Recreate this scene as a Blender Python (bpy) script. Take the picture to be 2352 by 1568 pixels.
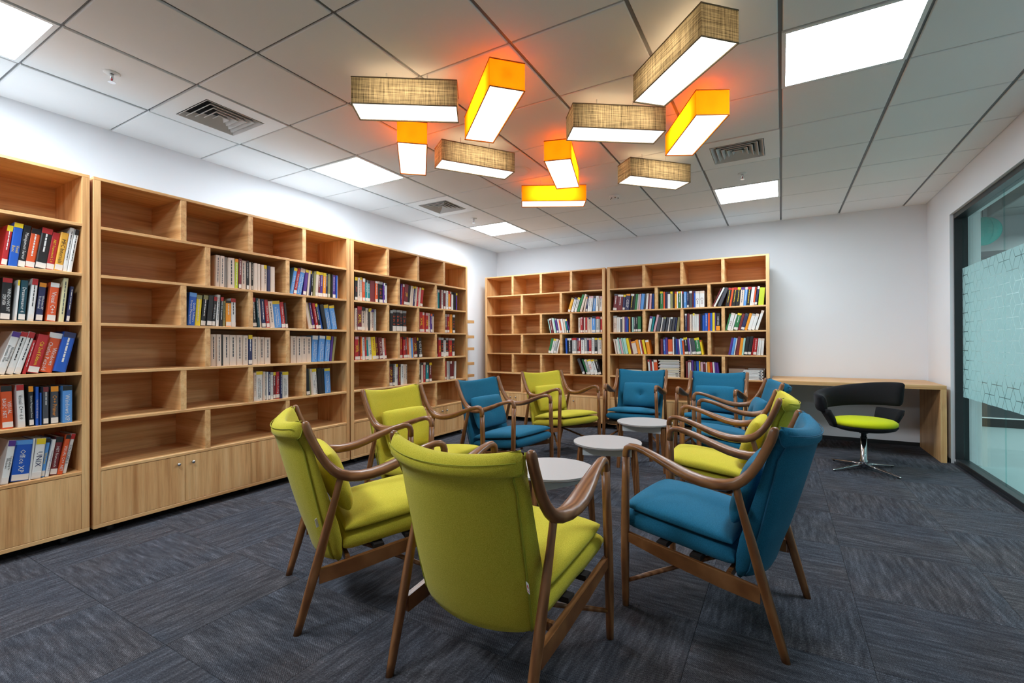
import bpy, bmesh, math, random
from mathutils import Matrix, Vector

# ------------------------------------------------------------------ clear, camera, light, exposure
for _o in list(bpy.data.objects):
    bpy.data.objects.remove(_o)
SC = bpy.context.scene
COL = SC.collection
PI = math.pi
CAM_H = 1.165
YAW, PITCH, ROLL = math.radians(29.927), math.radians(0.224), math.radians(-0.183)
cam_d = bpy.data.cameras.new('camera')
cam_d.sensor_width = 36.0
cam_d.lens = 36.0 * 1074.248 / 2352.0
cam_d.clip_start = 0.02
cam = bpy.data.objects.new('camera', cam_d)
COL.objects.link(cam)
_f = Vector((-math.sin(YAW), math.cos(YAW), 0)); _r = Vector((math.cos(YAW), math.sin(YAW), 0)); _u = Vector((0, 0, 1))
_f2 = _f * math.cos(PITCH) + _u * math.sin(PITCH); _u2 = _u * math.cos(PITCH) - _f * math.sin(PITCH)
_r3 = _r * math.cos(ROLL) + _u2 * math.sin(ROLL); _u3 = _u2 * math.cos(ROLL) - _r * math.sin(ROLL)
cam.matrix_world = Matrix(((_r3.x, _u3.x, -_f2.x, 0), (_r3.y, _u3.y, -_f2.y, 0), (_r3.z, _u3.z, -_f2.z, CAM_H), (0, 0, 0, 1)))
SC.camera = cam

PANEL_STRENGTH = 47.0      # LED ceiling panels
LAMP_TUBE = 70.0           # tubes inside the fabric box lamps
LAMP_DIFFUSER = 1.8        # their white undersides
CORRIDOR_TUBE = 130.0       # linear lamps in the corridor beyond the glass

world = bpy.data.worlds.new('world'); SC.world = world; world.use_nodes = True
world.node_tree.nodes['Background'].inputs[0].default_value = (0.75, 0.82, 0.9, 1)
world.node_tree.nodes['Background'].inputs[1].default_value = 0.15
vs = SC.view_settings
vs.view_transform = 'Standard'; vs.look = 'None'; vs.gamma = 1.0; vs.exposure = 0.0
vs.use_curve_mapping = False
SC.cycles.use_denoising = True
SC.cycles.max_bounces = 12; SC.cycles.diffuse_bounces = 8; SC.cycles.glossy_bounces = 4
SC.cycles.transmission_bounces = 6; SC.cycles.transparent_max_bounces = 12
SC.cycles.sample_clamp_indirect = 6.0
SC.cycles.caustics_reflective = False; SC.cycles.caustics_refractive = False

# ------------------------------------------------------------------ materials
class NT:
    def __init__(s, name):
        s.m = bpy.data.materials.new(name); s.m.use_nodes = True
        s.t = s.m.node_tree; s.t.nodes.clear()
        s.out = s.n('ShaderNodeOutputMaterial')
    def n(s, typ, **kw):
        nd = s.t.nodes.new(typ)
        for k, v in kw.items():
            if k == 'ins':
                for kk, vv in v.items(): nd.inputs[kk].default_value = vv
            else: setattr(nd, k, v)
        return nd
    def l(s, a, b): s.t.links.new(a, b)
    def bsdf(s, col=None, rough=0.5, **kw):
        b = s.n('ShaderNodeBsdfPrincipled')
        if col is not None: b.inputs['Base Color'].default_value = (*col, 1)
        b.inputs['Roughness'].default_value = rough
        for k, v in kw.items(): b.inputs[k].default_value = v
        s.l(b.outputs[0], s.out.inputs[0]); return b
    def coords(s, scale, rnd=True):
        tc = s.n('ShaderNodeTexCoord'); mp = s.n('ShaderNodeMapping'); mp.inputs['Scale'].default_value = scale
        if rnd:
            oi = s.n('ShaderNodeObjectInfo'); mul = s.n('ShaderNodeVectorMath', operation='SCALE'); 
            cb = s.n('ShaderNodeCombineXYZ')
            for i in range(3): s.l(oi.outputs['Random'], cb.inputs[i])
            s.l(cb.outputs[0], mul.inputs[0]); mul.inputs['Scale'].default_value = 37.0
            s.l(mul.outputs[0], mp.inputs['Location'])
        s.l(tc.outputs['Object'], mp.inputs['Vector']); return mp.outputs[0]
    def noise(s, vec, scale, detail=3, rough=0.5):
        nz = s.n('ShaderNodeTexNoise'); nz.inputs['Scale'].default_value = scale; nz.inputs['Detail'].default_value = detail
        nz.inputs['Roughness'].default_value = rough
        if vec is not None: s.l(vec, nz.inputs['Vector'])
        return nz.outputs['Fac']
    def ramp(s, fac, stops):
        r = s.n('ShaderNodeValToRGB'); e = r.color_ramp.elements
        e[0].position, e[0].color = stops[0][0], (*stops[0][1], 1)
        e[1].position, e[1].color = stops[-1][0], (*stops[-1][1], 1)
        for p, c in stops[1:-1]:
            x = e.new(p); x.color = (*c, 1)
        s.l(fac, r.inputs[0]); return r.outputs[0]
    def bump(s, h, b, strength=0.2, dist=0.002):
        bp = s.n('ShaderNodeBump'); bp.inputs['Strength'].default_value = strength; bp.inputs['Distance'].default_value = dist
        s.l(h, bp.inputs['Height']); s.l(bp.outputs[0], b.inputs['Normal'])
    def math(s, op, a, b=None):
        m = s.n('ShaderNodeMath', operation=op)
        for i, v in enumerate((a, b)):
            if v is None: continue
            if isinstance(v, (int, float)): m.inputs[i].default_value = v
            else: s.l(v, m.inputs[i])
        return m.outputs[0]
    def mixcol(s, fac, a, b, mode='MIX'):
        m = s.n('ShaderNodeMix', data_type='RGBA', blend_type=mode)
        for i, v in ((0, fac), (6, a), (7, b)):
            if isinstance(v, (int, float)): m.inputs[i].default_value = v
            elif isinstance(v, tuple): m.inputs[i].default_value = (*v, 1)
            else: s.l(v, m.inputs[i])
        return m.outputs[2]

def plain(name, col, rough=0.6, **kw):
    t = NT(name); t.bsdf(col, rough, **kw); return t.m

def paint(name, col, rough=0.85):
    t = NT(name); b = t.bsdf(col, rough)
    v = t.coords((1, 1, 1), False)
    c = t.ramp(t.noise(v, 1.3, 4), [(0.3, tuple(x * 0.97 for x in col)), (0.7, col)])
    t.l(c, b.inputs['Base Color']); t.bump(t.noise(v, 260, 2), b, 0.06, 0.001); return t.m

def oak(name, scale):
    t = NT(name); b = t.bsdf(None, 0.42)
    v = t.coords(scale)
    n1 = t.noise(v, 1.0, 8, 0.62)
    c = t.ramp(n1, [(0.30, (0.470, 0.215, 0.072)), (0.45, (0.650, 0.345, 0.135)), (0.58, (0.745, 0.440, 0.190)), (0.75, (0.820, 0.540, 0.265))])
    n2 = t.noise(v, 5.0, 4, 0.7)
    c = t.mixcol(t.ramp(n2, [(0.5, (0, 0, 0)), (0.75, (0.3, 0.3, 0.3))]), c, (0.23, 0.12, 0.05))
    t.l(c, b.inputs['Base Color']); t.bump(n2, b, 0.08, 0.0006); return t.m

def walnut(name):
    t = NT(name); b = t.bsdf(None, 0.38); b.inputs['Specular IOR Level'].default_value = 0.4; b.inputs['Coat Weight'].default_value = 0.12; b.inputs['Coat Roughness'].default_value = 0.25
    v = t.coords((14, 3, 3))
    w = t.n('ShaderNodeTexWave', wave_type='BANDS', bands_direction='X'); w.inputs['Scale'].default_value = 1.2
    w.inputs['Distortion'].default_value = 7; w.inputs['Detail'].default_value = 3; w.inputs['Detail Scale'].default_value = 1.2
    t.l(v, w.inputs['Vector'])
    n = t.noise(v, 6, 5)
    f = t.math('ADD', t.math('MULTIPLY', w.outputs['Fac'], 0.55), t.math('MULTIPLY', n, 0.45))
    c = t.ramp(f, [(0.2, (0.150, 0.052, 0.014)), (0.5, (0.215, 0.083, 0.025)), (0.8, (0.285, 0.120, 0.042))])
    t.l(c, b.inputs['Base Color']); t.bump(n, b, 0.05, 0.0005); return t.m

def fabric(name, dark, light, scale=420):
    t = NT(name); b = t.bsdf(None, 0.95); b.inputs['Sheen Weight'].default_value = 0.08; b.inputs['Sheen Roughness'].default_value = 0.4
    b.inputs['Specular IOR Level'].default_value = 0.15
    v = t.coords((1, 1, 1))
    n = t.noise(v, scale, 2, 0.7); n2 = t.noise(v, 5, 3)
    c = t.ramp(n, [(0.3, dark), (0.7, light)])
    c = t.mixcol(t.ramp(n2, [(0.3, (0.12, 0.12, 0.12)), (0.7, (0, 0, 0))]), c, dark)
    t.l(c, b.inputs['Base Color']); t.bump(n, b, 0.35, 0.0012); return t.m

def carpet():
    t = NT('carpet'); b = t.bsdf(None, 1.0); b.inputs['Specular IOR Level'].default_value = 0.05
    oi = t.n('ShaderNodeObjectInfo')
    vs_ = t.coords((4.5, 34, 1)); v = t.coords((1, 1, 1)); vw = t.coords((190, 420, 1))
    st = t.noise(vs_, 1.5, 4, 0.6)
    fine = t.noise(vw, 1.0, 2, 0.75)
    wv = t.n('ShaderNodeTexWave', wave_type='BANDS', bands_direction='DIAGONAL'); wv.inputs['Scale'].default_value = 62
    wv.inputs['Distortion'].default_value = 3.5; wv.inputs['Detail'].default_value = 1; wv.inputs['Detail Scale'].default_value = 2; t.l(v, wv.inputs['Vector'])
    big = t.noise(v, 2.6, 3)
    f = t.math('ADD', t.math('MULTIPLY', st, 0.52), t.math('ADD', t.math('MULTIPLY', fine, 0.62), t.math('MULTIPLY', wv.outputs['Fac'], 0.14)))
    f = t.math('SUBTRACT', f, 0.17)
    c = t.ramp(f, [(0.22, (0.018, 0.019, 0.024)), (0.44, (0.050, 0.052, 0.062)), (0.60, (0.104, 0.109, 0.128)), (0.80, (0.290, 0.300, 0.340))])
    c = t.mixcol(t.ramp(big, [(0.42, (0, 0, 0)), (0.66, (0.5, 0.5, 0.5))]), c, t.mixcol(1.0, c, (1.22, 1.0, 0.82), 'MULTIPLY'))
    c = t.mixcol(t.math('MULTIPLY', oi.outputs['Random'], 0.25), c, t.mixcol(1.0, c, (0.66, 0.70, 0.76), 'MULTIPLY'))
    t.l(c, b.inputs['Base Color']); t.bump(f, b, 0.7, 0.004); return t.m

def emit(name, col, s):
    t = NT(name); e = t.n('ShaderNodeEmission'); e.inputs[0].default_value = (*col, 1); e.inputs[1].default_value = s
    t.l(e.outputs[0], t.out.inputs[0]); return t.m

def shade(name, dark, light, weave, trans):
    """lampshade fabric: lets the tube's light through; linen gets an irregular warp and weft"""
    t = NT(name); d = t.n('ShaderNodeBsdfDiffuse'); tr = t.n('ShaderNodeBsdfTranslucent'); mx = t.n('ShaderNodeMixShader')
    mx.inputs[0].default_value = trans
    if weave:
        va = t.coords((6, 6, 230)); vb = t.coords((230, 230, 6))
        f = t.math('ADD', t.math('MULTIPLY', t.noise(va, 1, 3, 0.7), 0.5), t.math('MULTIPLY', t.noise(vb, 1, 3, 0.7), 0.5))
        c = t.ramp(f, [(0.36, dark), (0.50, tuple((a + b) / 2 for a, b in zip(dark, light))), (0.62, light)])
        t.l(c, d.inputs[0]); t.l(c, tr.inputs[0])
    else:
        d.inputs[0].default_value = (*dark, 1); tr.inputs[0].default_value = (*light, 1)
    t.l(d.outputs[0], mx.inputs[1]); t.l(tr.outputs[0], mx.inputs[2]); t.l(mx.outputs[0], t.out.inputs[0]); return t.m

def glass(name, tint):
    """clear pane: tinted pass-through plus a mirror share that grows toward grazing view"""
    t = NT(name); tr = t.n('ShaderNodeBsdfTransparent'); tr.inputs[0].default_value = (*tint, 1)
    g = t.n('ShaderNodeBsdfGlossy'); g.inputs[0].default_value = (1, 1, 1, 1); g.inputs['Roughness'].default_value = 0.0
    lw = t.n('ShaderNodeLayerWeight'); lw.inputs[0].default_value = 0.5; mx = t.n('ShaderNodeMixShader')
    f = t.math('ADD', t.math('MULTIPLY', t.math('POWER', lw.outputs['Facing'], 5.0), 0.32), 0.03)
    t.l(f, mx.inputs[0]); t.l(tr.outputs[0], mx.inputs[1]); t.l(g.outputs[0], mx.inputs[2]); t.l(mx.outputs[0], t.out.inputs[0]); return t.m

def frosted():
    t = NT('frosted_film'); d = t.n('ShaderNodeBsdfDiffuse'); d.inputs[0].default_value = (0.44, 0.57, 0.58, 1)
    tr = t.n('ShaderNodeBsdfTranslucent'); tr.inputs[0].default_value = (0.50, 0.76, 0.77, 1); mx = t.n('ShaderNodeMixShader'); mx.inputs[0].default_value = 0.5
    g = t.n('ShaderNodeBsdfGlossy'); g.inputs['Roughness'].default_value = 0.10; m2 = t.n('ShaderNodeMixShader'); m2.inputs[0].default_value = 0.05
    t.l(d.outputs[0], mx.inputs[1]); t.l(tr.outputs[0], mx.inputs[2]); t.l(mx.outputs[0], m2.inputs[1]); t.l(g.outputs[0], m2.inputs[2])
    t.l(m2.outputs[0], t.out.inputs[0]); return t.m

M = {}
M['wall'] = paint('wall_paint', (0.84, 0.845, 0.865))
M['tile'] = paint('ceiling_tile', (0.87, 0.865, 0.86), 0.9)
M['void'] = plain('ceiling_void', (0.012, 0.012, 0.013), 0.9)
M['tee'] = plain('ceiling_tee', (0.16, 0.16, 0.165), 0.5)
M['white'] = plain('white_enamel', (0.80, 0.80, 0.79), 0.4)
M['grille'] = plain('vent_grey', (0.60, 0.59, 0.58), 0.5)
M['black'] = plain('black_plastic', (0.012, 0.012, 0.013), 0.5)
M['frame'] = plain('black_aluminium', (0.016, 0.018, 0.020), 0.35)
M['oak_v'] = oak('oak_laminate_upright', (22, 22, 0.9))
M['oak_h'] = oak('oak_laminate_lengthwise', (0.9, 22, 22))
M['oak_d'] = oak('oak_laminate_crosswise', (22, 0.9, 22))
M['melamine'] = plain('pale_melamine', (0.58, 0.58, 0.58), 0.7)
M['walnut'] = walnut('walnut')
M['green'] = fabric('lime_wool', (0.420, 0.355, 0.016), (0.680, 0.570, 0.070))
M['blue'] = fabric('petrol_wool', (0.006, 0.088, 0.165), (0.024, 0.170, 0.280))
M['green_p'] = plain('lime_piping', (0.36, 0.345, 0.02), 0.9)
M['blue_p'] = plain('petrol_piping', (0.008, 0.100, 0.185), 0.9)
M['charcoal'] = fabric('charcoal_felt', (0.005, 0.005, 0.006), (0.018, 0.017, 0.019))
M['acid'] = fabric('acid_green_wool', (0.46, 0.50, 0.006), (0.62, 0.66, 0.015))
M['webbing'] = plain('dark_webbing', (0.015, 0.010, 0.008), 0.9)
M['chrome'] = plain('chrome', (0.75, 0.76, 0.78), 0.12, Metallic=1.0)
M['steel'] = plain('satin_steel', (0.55, 0.55, 0.56), 0.3, Metallic=1.0)
M['carpet'] = carpet()
M['floor'] = plain('screed', (0.01, 0.01, 0.012), 1.0)
M['panel'] = emit('panel_light', (0.80, 0.91, 1.0), PANEL_STRENGTH)
M['diffuser'] = emit('lamp_diffuser', (1.0, 0.94, 0.85), LAMP_DIFFUSER)
M['tube'] = emit('lamp_tube', (1.0, 0.89, 0.75), LAMP_TUBE)
M['linen'] = shade('linen_shade', (0.022, 0.014, 0.006), (0.300, 0.225, 0.115), True, 0.5)
M['orange'] = shade('orange_shade', (0.90, 0.22, 0.004), (0.92, 0.185, 0.002), False, 0.6)
M['tube_o'] = emit('orange_lamp_tube', (1.0, 0.89, 0.75), LAMP_TUBE * 1.9)
M['linen_top'] = shade('linen_lamp_top', (0.6, 0.55, 0.45), (0.45, 0.38, 0.26), False, 0.6)
M['linen_trim'] = plain('linen_trim', (0.22, 0.165, 0.10), 0.9)
M['orange_trim'] = plain('orange_trim', (0.55, 0.15, 0.01), 0.9)
M['table'] = plain('white_table', (0.45, 0.415, 0.395), 0.45)
M['apron'] = plain('white_apron', (0.74, 0.77, 0.77), 0.5)
M['glass'] = glass('clear_glass', (0.80, 0.93, 0.92))
M['film'] = frosted()
M['lantern'] = shade('paper_lantern', (0.03, 0.52, 0.47), (0.05, 0.62, 0.56), False, 0.5)
M['corr_floor'] = paint('corridor_floor', (0.42, 0.50, 0.50), 0.35)
M['corr_wall'] = paint('corridor_wall', (0.45, 0.47, 0.48))
M['corr_dark'] = plain('corridor_panel', (0.05, 0.055, 0.06), 0.6)
M['corr_ceil'] = paint('corridor_slab', (0.22, 0.225, 0.22))
M['duct'] = plain('galvanised_duct', (0.36, 0.37, 0.36), 0.45, Metallic=0.6)
M['tubelight'] = emit('corridor_tube', (0.92, 0.98, 1.0), CORRIDOR_TUBE)
M['red_print'] = plain('red_print', (0.55, 0.02, 0.03), 0.7)
M['bulb_red'] = plain('red_glass_bulb', (0.5, 0.01, 0.02), 0.2)
M['pages'] = plain('book_pages', (0.66, 0.60, 0.48), 0.9)

# ------------------------------------------------------------------ mesh helpers
def link(o, parent=None):
    COL.objects.link(o)
    if parent is not None: o.parent = parent
    return o

def pyd(name, V, F, mat, parent=None, smooth=False, loc=None):
    me = bpy.data.meshes.new(name); me.from_pydata([tuple(v) for v in V], [], F); me.update()
    if smooth: me.polygons.foreach_set('use_smooth', [True] * len(me.polygons))
    me.materials.append(mat)
    o = bpy.data.objects.new(name, me)
    if loc is not None: o.location = loc
    return link(o, parent)

BOXF = [(0, 3, 2, 1), (4, 5, 6, 7), (0, 1, 5, 4), (1, 2, 6, 5), (2, 3, 7, 6), (3, 0, 4, 7)]
def boxv(x0, x1, y0, y1, z0, z1):
    return [(x0, y0, z0), (x1, y0, z0), (x1, y1, z0), (x0, y1, z0), (x0, y0, z1), (x1, y0, z1), (x1, y1, z1), (x0, y1, z1)]

class Acc:
    def __init__(s): s.V, s.F = [], []
    def add(s, V, F):
        n = len(s.V); s.V += [tuple(v) for v in V]; s.F += [tuple(i + n for i in f) for f in F]; return s
    def box(s, *a): return s.add(boxv(*a), BOXF)
    def make(s, name, mat, parent=None, smooth=False, loc=None): return pyd(name, s.V, s.F, mat, parent, smooth, loc)

def box(name, b, mat, parent=None, bevel=0.0, seg=1, loc=None):
    if bevel <= 0: return pyd(name, boxv(*b), BOXF, mat, parent, loc=loc)
    bm = bmesh.new(); vs_ = [bm.verts.new(v) for v in boxv(*b)]
    for f in BOXF: bm.faces.new([vs_[i] for i in f])
    bmesh.ops.bevel(bm, geom=bm.edges[:], offset=bevel, segments=seg, affect='EDGES', profile=0.5)
    me = bpy.data.meshes.new(name); bm.to_mesh(me); bm.free(); me.materials.append(mat)
    o = bpy.data.objects.new(name, me)
    if loc is not None: o.location = loc
    return link(o, parent)

def sweep(secs, lateral=(1, 0, 0), n=14, p=2.0, caps=True):
    """secs: (centre, half width along the lateral axis, half height across it); returns V, F"""
    L = Vector(lateral).normalized(); C = [Vector(s[0]) for s in secs]; V, F = [], []
    for i, s in enumerate(secs):
        t = (C[min(i + 1, len(C) - 1)] - C[max(i - 1, 0)]).normalized()
        N = t.cross(L)
        N = N.normalized() if N.length > 1e-6 else Vector((0, 0, 1))
        A = N.cross(t).normalized()
        for k in range(n):
            a = 2 * PI * k / n; ca, sa = math.cos(a), math.sin(a)
            e = 2.0 / p
            V.append(C[i] + A * (s[1] * math.copysign(abs(ca) ** e, ca)) + N * (s[2] * math.copysign(abs(sa) ** e, sa)))
    for i in range(len(secs) - 1):
        for k in range(n):
            k2 = (k + 1) % n
            F.append((i * n + k, i * n + k2, (i + 1) * n + k2, (i + 1) * n + k))
    if caps:
        F.append(tuple(range(n - 1, -1, -1))); F.append(tuple(range((len(secs) - 1) * n, len(secs) * n)))
    return V, F

def tube(path, r, n=8):
    P = [Vector(q) for q in path]; V, F = [], []
    rr = r if isinstance(r, (list, tuple)) else [r] * len(P)
    ref = Vector((0.31, 0.17, 0.93)).normalized()
    for i, c in enumerate(P):
        t = (P[min(i + 1, len(P) - 1)] - P[max(i - 1, 0)]).normalized()
        a = t.cross(ref)
        if a.length < 0.05: a = t.cross(Vector((1, 0, 0)))
        a.normalize(); b = t.cross(a)
        for k in range(n):
            w = 2 * PI * k / n; V.append(c + a * (rr[i] * math.cos(w)) + b * (rr[i] * math.sin(w)))
    for i in range(len(P) - 1):
        for k in range(n):
            k2 = (k + 1) % n; F.append((i * n + k, i * n + k2, (i + 1) * n + k2, (i + 1) * n + k))
    F.append(tuple(range(n - 1, -1, -1))); F.append(tuple(range((len(P) - 1) * n, len(P) * n)))
    return V, F

def rings(rows, n=14):
    """rows: (cx, cy, z, rx, ry): horizontal rings, for legs cut flat at the floor"""
    V, F = [], []
    for cx, cy, z, rx, ry in rows:
        for k in range(n):
            a = 2 * PI * k / n; V.append((cx + rx * math.cos(a), cy + ry * math.sin(a), z))
    for i in range(len(rows) - 1):
        for k in range(n):
            k2 = (k + 1) % n; F.append((i * n + k, i * n + k2, (i + 1) * n + k2, (i + 1) * n + k))
    F.append(tuple(range(n - 1, -1, -1))); F.append(tuple(range((len(rows) - 1) * n, len(rows) * n)))
    return V, F

def lathe(prof, n=32):
    """prof: (r, z) from bottom to top; closed with end caps"""
    return rings([(0, 0, z, r, r) for r, z in prof], n)

def pad(fn, nu=18, nv=18):
    """closed cushion: fn(u, v, s) -> point, u and v in -1..1, s = +1 upper skin, -1 lower skin"""
    V, F = [], []; W = nu + 1
    us = [-math.cos(PI * i / nu) for i in range(nu + 1)]; vs_ = [-math.cos(PI * j / nv) for j in range(nv + 1)]
    for s in (1, -1):
        for j in range(nv + 1):
            for i in range(nu + 1): V.append(fn(us[i], vs_[j], s))
    off = W * (nv + 1)
    for j in range(nv):
        for i in range(nu):
            a = j * W + i; F.append((a, a + 1, a + 1 + W, a + W)); b = off + a; F.append((b, b + W, b + 1 + W, b + 1))
    edge = [(0, i) for i in range(nu)] + [(j, nu) for j in range(nv)] + [(nv, i) for i in range(nu, 0, -1)] + [(j, 0) for j in range(nv, 0, -1)]
    ids = [j * W + i for j, i in edge]
    for q in range(len(ids)):
        a, b = ids[q], ids[(q + 1) % len(ids)]; F.append((b, a, a + off, b + off))
    return V, F

def thing(name, label, cat, loc=(0, 0, 0), rz=0.0, group=None):
    o = bpy.data.objects.new(name, None); o.empty_display_size = 0.1; link(o)
    o.location = loc; o.rotation_euler = (0, 0, rz); return tag(o, label, cat, group)
def tag(o, label, cat, group=None):
    o['label'] = label; o['category'] = cat
    if group: o['group'] = group
    return o
def struct(o):
    o['kind'] = 'structure'; return o
def copy_tree(o, parent=None):
    c = o.copy(); COL.objects.link(c)
    if parent is not None: c.parent = parent
    for ch in list(o.children): copy_tree(ch, c)
    return c
def sempty(name):
    o = bpy.data.objects.new(name, None); link(o); return struct(o)

# ------------------------------------------------------------------ the room
XL, XR, YB, YF, ZC = -4.17, 1.41, 6.80, -2.6, 2.70
ROT = 0.0105                                   # the back wall runs a touch out of square
def back_y(x): return YB + ROT * (x - XR)
GX, GY, T = -3.597, 0.869, 0.6                 # ceiling grid

floor = struct(box('floor', (XL - .1, XR + .02, YF - .1, YB + .1, -0.10, -0.012), M['floor']))
# carpet tiles, laid quarter turn
CT, CX0, CY0 = 0.59, 0.283, 0.905
h = CT / 2 - 0.0006
tme = pyd('carpet_tile', [(-h, -h, -.012), (h, -h, -.012), (h, h, -.012), (-h, h, -.012), (-h, -h, -.001), (h, -h, -.001), (h, h, -.001), (-h, h, -.001),
      (-h + .002, -h + .002, 0), (h - .002, -h + .002, 0), (h - .002, h - .002, 0), (-h + .002, h - .002, 0)],
      [(0, 1, 5, 4), (1, 2, 6, 5), (2, 3, 7, 6), (3, 0, 4, 7), (4, 5, 9, 8), (5, 6, 10, 9), (6, 7, 11, 10), (7, 4, 8, 11), (8, 9, 10, 11)], M['carpet'], floor)
first = True; rnd = random.Random(4)
for i in range(-8, 3):
    for j in range(-6, 11):
        cx, cy = CX0 + (i + .5) * CT, CY0 + (j + .5) * CT
        if cx < XL - .3 or cx > XR + .31 or cy > YB + .3: continue
        o = tme if first else tme.copy()
        if not first: COL.objects.link(o); o.parent = floor
        first = False
        o.location = (cx, cy, 0); o.rotation_euler = (0, 0, ((i + j) % 2) * PI / 2 + PI * rnd.randint(0, 1))

struct(box('wall_left', (XL - .12, XL, YF - .1, YB + .1, 0, 3.0), M['wall']))
struct(box('wall_front', (XL - .12, XR + .2, YF - .12, YF, 0, 3.0), M['wall']))
a = Acc(); x0, x1 = XL - .12, XR + .25
a.add([(x0, back_y(x0), 0), (x1, back_y(x1), 0), (x1, YB + .2, 0), (x0, YB + .2, 0), (x0, back_y(x0), 3.0), (x1, back_y(x1), 3.0), (x1, YB + .2, 3.0), (x0, YB + .2, 3.0)], BOXF)
struct(a.make('wall_back', M['wall']))
JY, HZ, GY0 = 6.005, 2.389, 0.9                # jamb, head and near end of the glazed opening
a = Acc(); a.box(XR, XR + .22, JY, YB + .1, 0, 3.0); a.box(XR, XR + .22, GY0, JY, HZ, 3.0); a.box(XR, XR + .22, YF - .1, GY0, 0, 3.0)
struct(a.make('wall_right', M['wall']))
a = Acc(); t_ = .014; x0, x1 = -0.05, 1.40
a.add([(x0, back_y(x0) - t_, 0), (x1, back_y(x1) - t_, 0), (x1, back_y(x1), 0), (x0, back_y(x0), 0), (x0, back_y(x0) - t_, .042), (x1, back_y(x1) - t_, .042), (x1, back_y(x1), .042), (x0, back_y(x0), .042)], BOXF)
struct(a.make('baseboard_back', M['black']))
struct(box('baseboard_left', (XL, XL + .012, YF, 6.72, 0, .042), M['black']))
struct(box('baseboard_right', (XR - .012, XR, JY + .005, 6.78, 0, .042), M['black']))

# ceiling: dark void, tee grid, one object per lay-in tile
ceiling = struct(box('ceiling', (XL - .12, XR + .2, YF - .1, YB + .15, ZC + .045, ZC + .10), M['void']))
PANELS = [(0, -1), (0, 3), (0, 7), (6, 3), (5, 7), (2, -2)]  # last one is unseen, added to light the cabinet doors and carpet
VENTS = [(0, 1), (0, 5), (5, 5)]
gm, gc = 0.010, 0.006                           # half gaps: along main tees, along cross tees
def tile_mesh(x0, x1, y0, y1):
    e = .004
    return ([(x0, y0, .03), (x1, y0, .03), (x1, y1, .03), (x0, y1, .03), (x0, y0, e), (x1, y0, e), (x1, y1, e), (x0, y1, e),
             (x0 + e, y0 + e, 0), (x1 - e, y0 + e, 0), (x1 - e, y1 - e, 0), (x0 + e, y1 - e, 0)],
            [(4, 5, 1, 0), (5, 6, 2, 1), (6, 7, 3, 2), (7, 4, 0, 3), (8, 9, 5, 4), (9, 10, 6, 5), (10, 11, 7, 6), (11, 8, 4, 7), (11, 10, 9, 8), (0, 1, 2, 3)])
full = None
for i in range(-1, 9):
    for j in range(-6, 10):
        if (i, j) in PANELS or (i, j) in VENTS: continue
        xa, xb = GX + i * T, GX + (i + 1) * T; ya, yb = GY + j * T, GY + (j + 1) * T
        xa2, xb2, ya2, yb2 = max(xa + gm, XL + .002), min(xb - gm, XR - .002), max(ya + gc, YF), min(yb - gc, YB + .02)
        whole = xb2 - xa2 > T - 2 * gm - .001 and yb2 - ya2 > T - 2 * gc - .001
        if whole and full is not None:
            o = full.copy(); COL.objects.link(o); o.parent = ceiling; o.location = ((xa + xb) / 2, (ya + yb) / 2, ZC)
        else:
            cx, cy = (xa + xb) / 2, (ya + yb) / 2
            V, F = tile_mesh(xa2 - cx, xb2 - cx, ya2 - cy, yb2 - cy)
            o = pyd('ceiling_tile', V, F, M['tile'], ceiling, loc=(cx, cy, ZC))
            if whole: full = o
for i in range(0, 9):
    x = GX + i * T; box('main_tee', (x - .012, x + .012, YF, YB + .02, ZC + .010, ZC + .020), M['tee'], ceiling)
for j in range(-5, 10):
    y = GY + j * T; box('cross_tee', (XL, XR, y - .012, y + .012, ZC + .012, ZC + .018), M['tee'], ceiling)

PLAB = {(0, -1): 'square LED ceiling panel cut off by the top corner above the end bookcase', (0, 3): 'square LED ceiling panel above the middle left-wall bookcase',
        (0, 7): 'small distant LED ceiling panel nearest the room corner', (6, 3): 'large LED ceiling panel beside the biggest linen lamp, toward the glass wall',
        (5, 7): 'LED ceiling panel above the bare back wall', (2, -2): 'LED ceiling panel overhead just behind the viewpoint', (0, -5): 'LED ceiling panel over the rear of the left wall', (6, -5): 'LED ceiling panel over the rear glass side'}
for k, (i, j) in enumerate(PANELS):
    cx, cy = GX + (i + .5) * T, GY + (j + .5) * T
    t = thing('ceiling_light_panel', PLAB[(i, j)], 'light panel', (cx, cy, ZC), 0, 'LED ceiling panels')
    q, w = .294, .020
    a = Acc()
    a.box(-q, q, -q, -q + w, -.002, .02); a.box(-q, q, q - w, q, -.002, .02); a.box(-q, -q + w, -q + w, q - w, -.002, .02); a.box(q - w, q, -q + w, q - w, -.002, .02)
    a.make('frame', M['white'], t)
    pyd('diffuser', [(-q + w, -q + w, .008), (-q + w, q - w, .008), (q - w, q - w, .008), (q - w, -q + w, .008)], [(0, 1, 2, 3)], M['panel'], t)
VLAB = ['square louvred air vent in the ceiling above the middle left-wall bookcase', 'louvred air vent in the ceiling between two LED panels, near the corner', 'louvred air vent in the ceiling beside the lamp cluster, toward the glass']
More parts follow.
